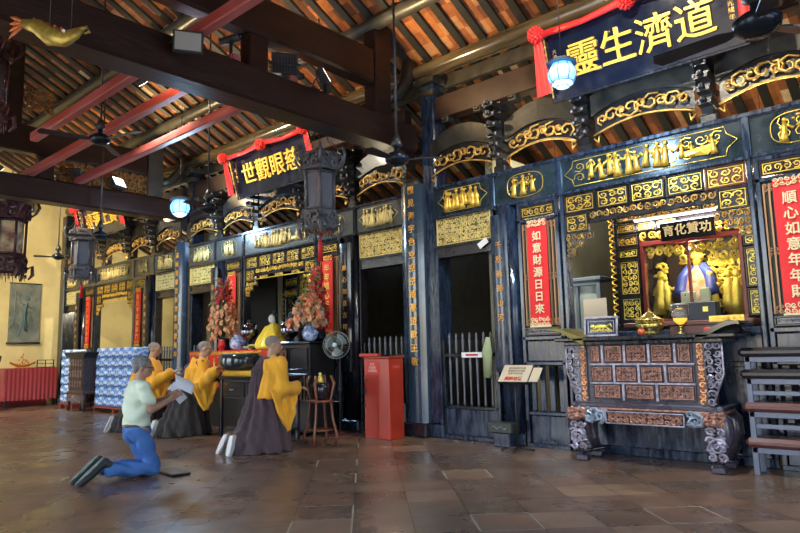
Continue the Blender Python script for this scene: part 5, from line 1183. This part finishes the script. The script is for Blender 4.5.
mb = MB().box(-.45, .45, -.18, .18, 0, .075, b=.03); mb.build('pad', mat('yellow_satin', (.85, .48, .03), .5, bump=.3, bscale=25), t)
g = MB(); scrolls(g, -.42, .42, .015, .065, -.182, .06, .005, 11, n=4); g.build('embroidery', GOLD, t, fix=False)
t = thing('singing_bowl', 'large black bowl gong with a pale rim on the yellow cushion', 'bowl', (-8.36, 5.68, .963))
MB().lathe([(.20, 0), (.29, .02), (.325, .10), (.32, .19), (.295, .245), (.285, .245), (.30, .18), (.3, .1), (.2, .03)], 28).build('bowl', mat('dark_blue_black_glaze', (.02, .028, .035), .15, coat=.8), t)
MB().lathe([(.284, .243), (.298, .25), (.284, .257)], 28).build('rim', mat('dull_bronze', (.30, .28, .24), .3, metal=.7), t)
# altar
t = thing('middle_altar', 'long black altar across the opening of the middle hall behind the monks', 'altar table', (-8.95, 6.5, 0))
MB().box(-1.75, .9, -.30, .3, 1.2, 1.26, b=.01).build('top', GLOSSB, t); MB().box(-1.65, .85, -.24, .28, .0, 1.2, b=.01).build('body', BLK, t)
t = thing('side_cabinet', 'black carved cabinet at the right end of the middle altar', 'cabinet', (-7.80, 6.42, 0)); t.scale = (.88, 1, 1)
MB().box(-.52, .50, -.24, .3, 1.335, 1.375, b=.01).build('top', GLOSSB, t); MB().box(-.46, .46, -.2, .28, .05, 1.335, b=.01).build('body', BLK, t)
for x0, x1 in ((-.42, -.12), (-.08, .42)):
    for z0, z1 in ((.95, 1.28), (.5, .9)):
        mb = MB(); frame_panel(mb, x0, x1, z0, z1, -.2, .025, .02); mb.build('door_frame', GLOSSB, t)
g = MB(); scrolls(g, -.41, -.13, .52, 1.27, -.215, .09, .012, 611, n=4); g.build('carved_front', mat('red_brown_carving', (.22, .08, .055), .4, var=.4, vscale=20), t, fix=False)
for k in range(5): MB().box(-.04+k*.09, -.015+k*.09, -.225, -.205, .52, .88).build('bar', mat('pale_brown_bar', (.35, .28, .18), .5), t)
t = thing('red_altar_cloth', 'red embroidered cloth with gold figures hanging down the front of the middle altar', 'cloth', (-9.5, 6.2, 0))
P = [[(-1.15+2.3*i/46, -.04-.02*math.sin(i*.9), 1.275-.62*j/5) for i in range(47)] for j in range(6)]
mb = MB().grid(P); mb.grid([[(x, y+.01, z) for x, y, z in r] for r in P]); mb.box(-1.15, 1.15, -.05, .30, 1.262, 1.275); mb.build('cloth', mat('red_embroidered_cloth', (.72, .035, .02), .55), t)
g = MB(); 
for k in range(9): figures(g, -1.05+.235*k, -.88+.235*k, .95, 1.2, -.065, 1, 620+k); scrolls(g, -1.1+.235*k, -.86+.235*k, 1.2, 1.26, -.065, .06, .007, 630+k)
g.build('gold_embroidery', GOLD, t, fix=False)
ZA = 1.277
def bouquet(c, label, tall, wd, cols, seed, vase):
    R = random.Random(seed); t = thing('flower_arrangement', label, 'flowers', c)
    if vase: MB().lathe([(.06, 0), (.11, .05), (.13, .13), (.09, .21), (.05, .24), (.07, .27)], 20).build('vase', mat('blue_white_porcelain', (.04, .12, .45), .12, colr2=(.65, .75, .9), vscale=18, coat=.5), t)
    else: MB().lathe([(.08, 0), (.12, .06), (.10, .18), (.12, .22)], 18).build('vase', GLOSSB, t)
    st = MB(); ms = [MB() for _ in cols]; lv = MB()
    for k in range(170):
        q = R.random()**.8; z = .2+tall*q; sp = wd*(1-.62*q)*(.4+.6*R.random()); a = R.random()*6.28; p = V((sp*math.cos(a), sp*.55*math.sin(a)-.03, z)); 
        if k % 3 == 0: st.tube([(0, 0, .2), p*.5+V((0, 0, .1)), p], .004, 4)
        ci = 0 if q > .62 else R.choice(range(len(cols)))
        if len(cols) > 1 and q < .55: ci = R.choice(range(1, len(cols)))
        r = R.uniform(.03, .055)*(.8 if ci == 0 else 1.15); mb = ms[ci]
        for e in range(6):
            b_ = e*PI/3+R.random(); d = V((math.cos(b_), -.3, math.sin(b_)))*r; mb.ball(tuple(p+d*.7), (r*.55, r*.3, r*.5), 6, 4)
        mb.ball(tuple(p+V((0, -r*.3, 0))), r*.35, 6, 4)
        if k % 2: l = V((R.uniform(-1, 1), -.3, R.uniform(-.4, .8))).normalized()*.13; lv.tube([p, p+l*.5, p+l], [.006, .022, .003], 5, flat=.3)
    st.build('stems', mat('dark_green_stem', (.05, .10, .03), .6), t); lv.build('leaves', mat('olive_leaves', (.22, .22, .07), .6), t)
    for m_, cc in zip(ms, cols): m_.build('blossoms', cc, t)
F1 = mat('crimson_blossom', (.50, .02, .02), .6, var=.3, vscale=20); F2 = mat('orange_pink_blossom', (.80, .26, .12), .6, var=.3, vscale=15); F3 = mat('peach_blossom', (.85, .45, .22), .6, var=.2, vscale=15); F4 = mat('mauve_brown_blossom', (.40, .28, .20), .6)
bouquet((-10.0, 6.45, ZA), 'tall bouquet of crimson and orange flowers at the left end of the middle altar', 1.05, .42, [F1, F2, F3], 5, False)
bouquet((-7.62, 6.42, 1.377), 'wide bouquet of orange flowers in a blue and white vase on the black side cabinet', .50, .44, [F2, F3, F2, F4], 9, True)
bouquet((-7.72, 6.68, 1.377), 'dark red sprays standing behind the orange bouquet of the side cabinet', .95, .28, [F1], 14, False)
t = thing('porcelain_vase', 'small blue and white vase beside the tall crimson bouquet', 'vase', (-9.42, 6.35, ZA)); MB().lathe([(.07, 0), (.13, .04), (.15, .12), (.11, .2), (.06, .23), (.08, .26)], 22).build('vase', MT['blue_white_porcelain'], t)
def sphere_lamp(px, py, lb, zt):
    p = aY(px, py, 6.35); t = thing('silver_incense_pot', lb, 'incense burner', (p.x, 6.35, zt)); h_ = max(.1, p.z-zt)
    MB().ball((0, 0, h_), (.155, .155, .145), 22, 14).build('pot', mat('polished_pewter', (.22, .21, .24), .12, metal=1.), t); MB().lathe([(.09, 0), (.1, .02), (.04, .05), (.05, max(.06, h_-.13))], 16).build('foot', mat('polished_pewter', (.22, .21, .24), .12, metal=1.), t)
    MB().lathe([(.05, h_+.13), (.03, h_+.16), (.015, h_+.18), (.025, h_+.2), (0, h_+.22)], 12).build('finial', MT['polished_pewter'], t)
    for sx in (-1, 1): MB().tube([(sx*.14, 0, h_), (sx*.2, 0, h_+.05), (sx*.19, 0, h_+.14), (sx*.12, 0, h_+.1)], .012, 6).build('handle', MT['polished_pewter'], t)
sphere_lamp(249, 332, 'round polished pewter pot left of the yellow robed statue', ZA); sphere_lamp(289, 330, 'round polished pewter pot right of the yellow robed statue', ZA)
t = thing('robed_statue', 'white faced statue with black hair in a bright yellow satin cape on the middle altar', 'statue', (-8.52, 6.42, ZA)); t.scale = (1.15, 1.15, 1.15)
mb = MB().lathe([(.24, 0), (.26, .03), (.2, .12), (.13, .24), (.07, .33), (.03, .36)], 24)
for sx in (-1, 1): mb.tube([(sx*.06, -.04, .3), (sx*.15, -.1, .16), (sx*.22, -.12, .03)], [.05, .06, .05], 8)
fuse(mb, 'cape', mat('yellow_satin_cape', (.95, .72, .02), .35, sheen=.3), t, .012, 2, fold=lambda c: .008*np.sin(np.arctan2(c[:, 1], c[:, 0])*12+c[:, 2]*15))
MB().ball((0, -.03, .42), (.052, .055, .065), 14, 10).tube([(0, 0, .33), (0, -.01, .4)], .025, 8).build('face', mat('porcelain_white', (.80, .78, .70), .3), t)
MB().ball((0, .0, .44), (.06, .055, .06), 14, 10).ball((0, .01, .51), (.03, .03, .03), 10, 6).build('hair', BLK, t)
mb = MB(); 
for sx in (-1, 1): mb.ball((sx*.02, -.08, .425), .006, 6, 4)
mb.build('eyes', BLK, t)
t = thing('lily_pads', 'pale yellow green lotus ornament left of the yellow robed statue', 'ornament', (-8.93, 6.25, ZA)); mb = MB()
for a, r in ((0, .1), (2.1, .08), (4.2, .09)): mb.ball((.07*math.cos(a), .05*math.sin(a), .05+.02*math.cos(a)), (r, r*.7, .016), 12, 6)
mb.tube([(0, 0, 0), (0, 0, .05)], .03, 8); mb.build('petals', mat('pale_lime', (.6, .62, .25), .5), t)
t = thing('dark_wood_statue', 'tall dark carved wooden figure standing behind the yellow robed statue', 'statue', (-8.25, 6.72, ZA)); mb = MB()
R = random.Random(4); mb.tube([(0, 0, 0), (.02, 0, .2), (-.02, 0, .45), (.03, 0, .62), (0, 0, .78)], [.16, .13, .17, .12, .05], 12)
for k in range(18): a = R.random()*6.3; mb.ball((.13*math.cos(a), .1*math.sin(a), R.uniform(.1, .7)), R.uniform(.03, .07), 8, 6)
fuse(mb, 'figure', mat('dark_green_bronze', (.02, .025, .022), .35), t, .015, 1)
for x, lb in ((-8.98, 'red'),):
    t = thing('red_lantern_ornament', 'small round red ornament at the foot of the crimson bouquet', 'ornament', (-9.72, 6.22, ZA)); MB().ball((0, 0, .1), (.075, .06, .09), 14, 8).lathe([(.04, 0), (.05, .02)], 12).build('ornament', SILK, t)
# inner details of the middle room: black screen, pale pillar, gilded colonnette and panels
YI = 8.2
def ix(px): return aY(px, 290, YI).x
xa, xb = ix(236), ix(273)
tag(MB().box(-(xb-xa)/2, (xb-xa)/2, -.03, .03, 0, 3.3, b=.01).build('black_screen', BLK, loc=((xa+xb)/2, YI+.1, 0)), 'plain black screen inside the left part of the middle shrine room', 'screen')
xa, xb = ix(277), ix(286); t = thing('pale_pillar', 'pale grey pillar inside the middle shrine room', 'pillar', ((xa+xb)/2, YI+.12, 0)); MB().box(-(xb-xa)/2, (xb-xa)/2, -.1, .12, 0, 3.4, b=.02).build('shaft', mat('pale_grey_plaster', (.48, .45, .36), .6), t)
xg = ix(288); t = thing('shrine_screen', 'gilded carved screen inside the right part of the middle shrine room', 'screen', (xg, YI-.1, 0))
for i, (p0, p1, z0, z1) in enumerate(((290, 303, 2.3, 2.48), (290, 303, 2.52, 2.7), (304, 320, 2.35, 2.75), (304, 320, 1.95, 2.32))): carved_panel(t, ix(p0)-xg, ix(p1)-xg, z0, z1, 0, 640+i, .09, .011, gold=GOLDY)
g = MB()
for q in range(12): g.tube([(-.04, -.02, 1.3+q*.095), (.04, -.03, 1.33+q*.095), (0, -.06, 1.36+q*.095), (-.04, -.02, 1.39+q*.095)], .017, 5)
g.build('gilded_colonnette', GOLD, t, fix=False); MB().box(-.05, .05, 0, .05, 0, 2.9, b=.005).build('screen_post', LAC, t); MB().box(.06, ix(322)-xg, .02, .05, 1.9, 2.85, b=.005).build('panel_ground', LAC, t)
MB().box(ix(304)-xg, ix(322)-xg+.6, .06, .1, 0, 1.9, b=.005).build('dark_lower_board', BLK, t)
# right stand with curved legs and a black drum bowl, beside the rightmost monk
t = thing('drum_stand', 'slender red brown stand with curved legs right of the rightmost monk', 'stand', (-6.52, 5.66, 0))
WB = mat('red_brown_wood', (.18, .055, .025), .3, coat=.4)
for k, a in enumerate((.5, 2.07, 3.64, 5.2)):
    c, s_ = math.cos(a), math.sin(a); MB().tube([(.15*c, .15*s_, .90), (.19*c, .19*s_, .8), (.14*c, .14*s_, .6), (.17*c, .17*s_, .35), (.23*c, .23*s_, .12), (.20*c, .20*s_, .02)], [.018, .022, .018, .018, .02, .022], 8).build('leg', WB, t)
MB().lathe([(.17, .56), (.17, .59), (.03, .59)], 20).build('shelf', WB, t); MB().lathe([(.16, .2), (.16, .22), (.02, .22)], 20).build('shelf', WB, t)
t = thing('black_drum_bowl', 'glossy black bowl resting in the curved legged stand', 'bowl', (-6.52, 5.66, .592)); MB().lathe([(.06, 0), (.11, .03), (.125, .12), (.12, .2), (.10, .22), (.0, .21)], 22).build('bowl', GLOSSB, t)
t = thing('small_gold_statue', 'tiny gold figure on top of the black bowl in the stand', 'figurine', (-6.52, 5.66, .812)); MB().lathe([(.045, 0), (.04, .03), (.028, .07), (.02, .09)], 12).ball((0, 0, .11), .022, 8, 6).build('figure', GOLDY, t)
# pedestal fan
p = aY(338, 345, 6.5); t = thing('pedestal_fan', 'pedestal fan with a round wire cage standing right of the middle altar', 'fan', (p.x, 6.53, 0))
MB().lathe([(.28, 0), (.28, .015), (.06, .035), (.03, .06)], 30).build('base', mat('brown_red_base', (.12, .035, .025), .35, coat=.4), t); MB().tube([(0, 0, .03), (0, 0, p.z-.05)], .014, 10).lathe([(.025, .62), (.03, .66), (.025, .7)], 12).build('pole', DGREY, t)
fz = p.z; az = math.radians(32); hd = Matrix.Translation((0, -.06, fz)) @ Matrix.Rotation(az, 4, 'Z')
mb = MB(); mb.M = hd; mb.lathe([(.05, .02), (.06, .08), (.05, .14), (.02, .16)], 14, axis='y'); mb.build('motor', DGREY, t)
mb = MB(); mb.M = hd
for k in range(36):
    a = k*PI/18; c, s_ = math.cos(a), math.sin(a); mb.tube([(.03*c, -.10, .03*s_), (.12*c, -.10, .12*s_), (.185*c, -.07, .185*s_), (.2*c, -.02, .2*s_), (.18*c, .04, .18*s_), (.05*c, .06, .05*s_)], .0016, 3)
for rr, yy in ((.2, -.02), (.12, -.1), (.19, .03)): mb.tube([(rr*math.cos(a), yy, rr*math.sin(a)) for a in [k*PI/18 for k in range(37)]], .004, 5)
mb.build('cage', mat('grey_wire', (.35, .38, .38), .35, metal=.5), t)
mb = MB(); mb.M = hd; mb.lathe([(.0, -.12), (.032, -.115), (.035, -.1)], 14, axis='y'); mb.build('badge', mat('pale_blue_badge', (.7, .78, .85), .3), t)
for k in range(3):
    mb = MB(); mb.M = hd @ Matrix.Rotation(k*2*PI/3, 4, 'Y'); mb.grid([[(r*math.cos(a+.5*r), -.03-.035*math.sin(a), r*math.sin(a+.5*r)) for a in (.0, .35, .7, 1.05, 1.3)] for r in (.03, .08, .13, .17)]); mb.build('blade', mat('smoky_green_blade', (.12, .17, .15), .25, coat=.3), t, fix=False)
# ================================================================ LEFT END
t = thing('hanging_scroll_painting', 'grey green painted hanging scroll on the cream end wall', 'painting', (XL+.03, 6.15, 1.64))
MB().box(0, .02, -.38, .38, 0, 1.6).build('canvas', mat('grey_green_painting', (.10, .13, .12), .6, colr2=(.24, .25, .20), vscale=3.2, bump=.1), t); MB().tube([(.02, -.41, 0), (.02, .41, 0)], .025, 8).build('rod', BLK, t); MB().tube([(.02, -.4, 1.6), (.02, .4, 1.6)], .015, 8).build('rod', BLK, t)
R = random.Random(8)
g = MB(); 
for k in range(10): y = R.uniform(-.2, .25); z = R.uniform(.3, 1.3); g.tube([(.024, y, z), (.024, y+R.uniform(-.2, .2), z+R.uniform(-.3, .3)), (.024, R.uniform(-.3, .3), R.uniform(.2, 1.4))], R.uniform(.008, .02), 4, flat=.3)
g.build('brush_strokes', mat('pale_slate_paint', (.25, .32, .33), .6), t)
g = MB(); g.tube([(.024, .02, .35), (.024, -.03, .75), (.024, .05, 1.1)], [.12, .10, .05], 8, flat=.1); g.ball((.024, .05, 1.2), (.01, .06, .07), 8, 6); g.build('painted_figure', mat('teal_slate_paint', (.09, .17, .20), .6), t)
t = thing('skirted_table', 'table with a pleated dark red skirt against the cream end wall', 'table', (-18.65, 6.15, 0))
MB().box(-.33, .33, -.62, .62, .96, .985, b=.004).box(-.3, -.27, -.58, .58, 0, .96).build('tabletop', mat('dark_red_top', (.30, .03, .035), .5), t)
P = []
for j in range(7):
    row = []
    for (xa, ya, xb, yb, n) in ((-.33, -.64, .36, -.64, 30), (.36, -.64, .36, .64, 60)):
        for i in range(n):
            q = i/n; x = xa+(xb-xa)*q; y = ya+(yb-ya)*q; f = .014*math.sin(i*1.35)*(.5+j/8); nx, ny = (0, -1) if ya == yb else (1, 0); row.append((x+nx*f, y+ny*f, .975-.80*j/6))
    P.append(row)
MB().grid(P).build('pleated_skirt', mat('dark_red_satin', (.34, .03, .04), .4, sheen=.3, bump=.15, bscale=20), t, fix=False)
for x, y in ((.28, -.56), (.28, .56)): MB().box(x-.03, x+.03, y-.03, y+.03, 0, .96, b=.004).build('leg', BLK, t)
t = thing('gold_boat_ornament', 'golden boat shaped ornament on the red skirted table', 'ornament', (-18.45, 5.95, .987))
P = [[((-.09+.18*i/8)*(1-.5*abs(v)), v*.30, .02+.10*abs(v)**2+.05*abs(-1+2*i/8)) for i in range(9)] for v in [-1+2*j/12 for j in range(13)]]
mb = MB().grid(P); mb.box(-.06, .06, -.17, .17, 0, .03, b=.005); mb.build('hull', mat('orange_gold', (.80, .36, .05), .35, metal=.4), t)
mb = MB(); R = random.Random(2)
for k in range(26): y = R.uniform(-.16, .16); z = .05+R.random()*.30*(1-abs(y)*4.5); mb.ball((R.uniform(-.03, .03), y, max(.05, z)), R.uniform(.015, .03), 6, 4)
mb.tube([(0, 0, .05), (0, 0, .38)], .01, 6); mb.build('treasure_pile', mat('gold_red_mix', (.65, .30, .08), .4, metal=.3, var=.5, vscale=30), t)
t = thing('wire_rack', 'small dark rack standing on the right half of the red skirted table', 'rack', (-18.45, 6.5, .987)); mb = MB()
for y in (-.2, 0, .2): mb.box(-.01, .01, y-.01, y+.01, 0, .2)
for z in (.1, .19): mb.box(-.01, .01, -.21, .21, z-.008, z+.008)
mb.box(-.08, .08, -.21, .21, 0, .015); mb.build('rack', BLK, t)
t = thing('dark_console', 'end of a black curved top altar table cut off by the left edge', 'altar table', (-16.2, 4.55, 0))
P = [(-.9, 1.16), (.25, 1.16), (.42, 1.22), (.48, 1.3), (.52, 1.29), (.47, 1.17), (.3, 1.09), (-.9, 1.09)]
MB().prism(P, -.25, .25).build('top', BLK, t); MB().box(-.9, .1, -.2, .2, .7, 1.09, b=.01).build('body', BLK, t)
for y in (-.18, .18): MB().box(0, .08, y-.04, y+.04, 0, .7, b=.01).build('leg', BLK, t)
t.location = (-17.4, 4.75, 0)
# carved black stand
t = thing('carved_offering_table', 'black deeply carved narrow altar table between the two stacks of blue packs', 'altar table', (-15.55, 6.3, 0)); t.scale = (.78, .8, .98)
WD = mat('dark_carved_walnut', (.05, .03, .03), .35, var=.4, vscale=14, coat=.2)
MB().box(-.72, .72, -.28, .28, 1.33, 1.37, b=.008).prism([(-.72, 1.33), (-.6, 1.25), (.6, 1.25), (.72, 1.33)], -.26, .26).build('top', BLK, t); MB().box(-.5, .5, -.2, .22, .45, 1.26, b=.008).box(-.56, .56, -.23, .24, .40, .46, b=.01).build('body', WD, t)
for r in range(3):
    for c in range(5):
        x = -.46+.185*c; z = .52+.245*r; mb = MB(); frame_panel(mb, x, x+.165, z, z+.22, -.2, .02, .014); q = mb.build('panel', WD, t); g = MB(); scrolls(g, x+.02, x+.145, z+.02, z+.2, -.21, .08, .010, 700+r*5+c, n=4); g.build('relief', mat('brown_relief', (.26, .17, .15), .35, metal=.2), q, fix=False)
g = MB(); scrolls(g, -.5, .5, .22, .40, -.21, .11, .014, 720, n=4); g.build('carved_apron', mat('brown_relief', (.26, .17, .15), .35), t, fix=False)
for x in (-.5, .5):
    for y in (-.17, .19): MB().tube([(x, y, .42), (x*1.08, y, .3), (x*.98, y, .15), (x*1.12, y, .03)], [.06, .065, .04, .05], 8).build('leg', WD, t)
# shrink-wrapped blue packs of bottles in two stacks
PK = bpy.data.materials.new('blue_wrapped_bottles'); PK.use_nodes = True; n = PK.node_tree; b = n.nodes['Principled BSDF']
tc = n.nodes.new('ShaderNodeTexCoord'); wv = n.nodes.new('ShaderNodeTexWave'); wv.inputs['Scale'].default_value = 3.2; wv.inputs['Distortion'].default_value = 9; wv.inputs['Detail'].default_value = 2; wv.bands_direction = 'Z'
vo = n.nodes.new('ShaderNodeTexVoronoi'); vo.inputs['Scale'].default_value = 22; n.links.new(tc.outputs['Object'], wv.inputs[0]); n.links.new(tc.outputs['Object'], vo.inputs[0])
ml = n.nodes.new('ShaderNodeMath'); ml.operation = 'MULTIPLY'; n.links.new(wv.outputs['Fac'], ml.inputs[0]); n.links.new(vo.outputs['Distance'], ml.inputs[1])
cr = n.nodes.new('ShaderNodeValToRGB'); cr.color_ramp.elements[0].position = .02; cr.color_ramp.elements[0].color = (.85, .92, .99, 1); cr.color_ramp.elements[1].position = .42; cr.color_ramp.elements[1].color = (.10, .28, .72, 1); e = cr.color_ramp.elements.new(.14); e.color = (.55, .74, .95, 1)
n.links.new(ml.outputs[0], cr.inputs[0]); n.links.new(cr.outputs[0], b.inputs['Base Color']); b.inputs['Roughness'].default_value = .25; b.inputs['Coat Weight'].default_value = .5
def pack_mesh():
    mb = MB(); mb.box(-.185, .185, -.14, .14, .0, .205, b=.03)
    for i in range(6):
        for j in (0, 1): x = -.155+.062*i; mb.lathe([(.031, .01), (.032, .12), (.024, .17), (.012, .195), (.012, .213)], 8, x, -.122+.244*j)
    return mb
pk = pack_mesh().build('bottle_pack', PK)
def stack(x0, y, n, rows, z0, lb, grp, y2=None):
    global pk
    nm = ['bottom', 'second', 'third', 'fourth', 'fifth', 'sixth', 'seventh']
    cn = ['leftmost', 'second', 'third', 'fourth', 'fifth', 'sixth']
    for r in range(rows):
        for c in range(n):
            lab = f'blue wrapped bottle pack, {nm[r]} row from the floor, {cn[c]} column, {lb}'
            if pk.get('label') is None: o = pk
            else: o = pk.copy(); col.objects.link(o)
            o.location = (x0+c*.375+(.01 if r % 2 else 0), y+.008*((r*3+c*5) % 3), z0+r*.214); tag(o, lab, 'bottle pack', grp)
stack(-14.95, 6.55, 5, 6, .13, 'wide stack', 'blue bottle packs in the wide stack')
stack(-16.95, 6.55, 2, 6, .13, 'narrow stack', 'blue bottle packs in the narrow stack')
for (x0, x1, lb) in ((-15.18, -13.2, 'low red pallet under the wide stack of blue packs'), (-17.17, -16.35, 'low red pallet under the narrow stack of blue packs')):
    mb = MB().box(x0, x1, 6.38, 6.72, .09, .128, b=.005); 
    for x in (x0+.05, (x0+x1)/2, x1-.05): mb.box(x-.04, x+.04, 6.4, 6.7, 0, .09)
    tag(mb.build('pallet', mat('dull_red_wood', (.32, .07, .04), .6)), lb, 'pallet')
# red paper scroll posts and dark furniture inside the far left hall
t = thing('dark_cabinet', 'dark cabinet standing inside the far left shrine room', 'cabinet', (-15.9, 9.4, 0)); MB().box(-.9, .9, 0, .5, 0, 1.75, b=.02).box(-.98, .98, -.04, .54, 1.75, 1.82, b=.01).build('body', BLK, t); MB().box(.5, .85, .05, .4, 1.82, 2.05, b=.02).build('upper_box', BLK, t)
t = thing('gilded_side_shrine', 'gilded shrine seen through the doorway between far left and middle halls', 'shrine', (-14.5, 8.4, 0)); MB().box(-.5, .5, 0, .4, 0, 1.5, b=.01).build('base', LAC, t)
g = MB(); figures(g, -.3, .3, 1.55, 2.3, -.02, 3, 31); scrolls(g, -.4, .4, 2.4, 2.75, 0, .13, .02, 32, n=4); scrolls(g, -.42, -.34, 1.5, 2.5, 0, .09, .014, 33, n=4); scrolls(g, .34, .42, 1.5, 2.5, 0, .09, .014, 34, n=4); g.build('gilded_carving', GOLDY, t, fix=False)
MB().box(-.45, .45, .05, .1, 1.5, 2.8).build('back_panel', mat('greenish_back', (.16, .16, .08), .6), t)
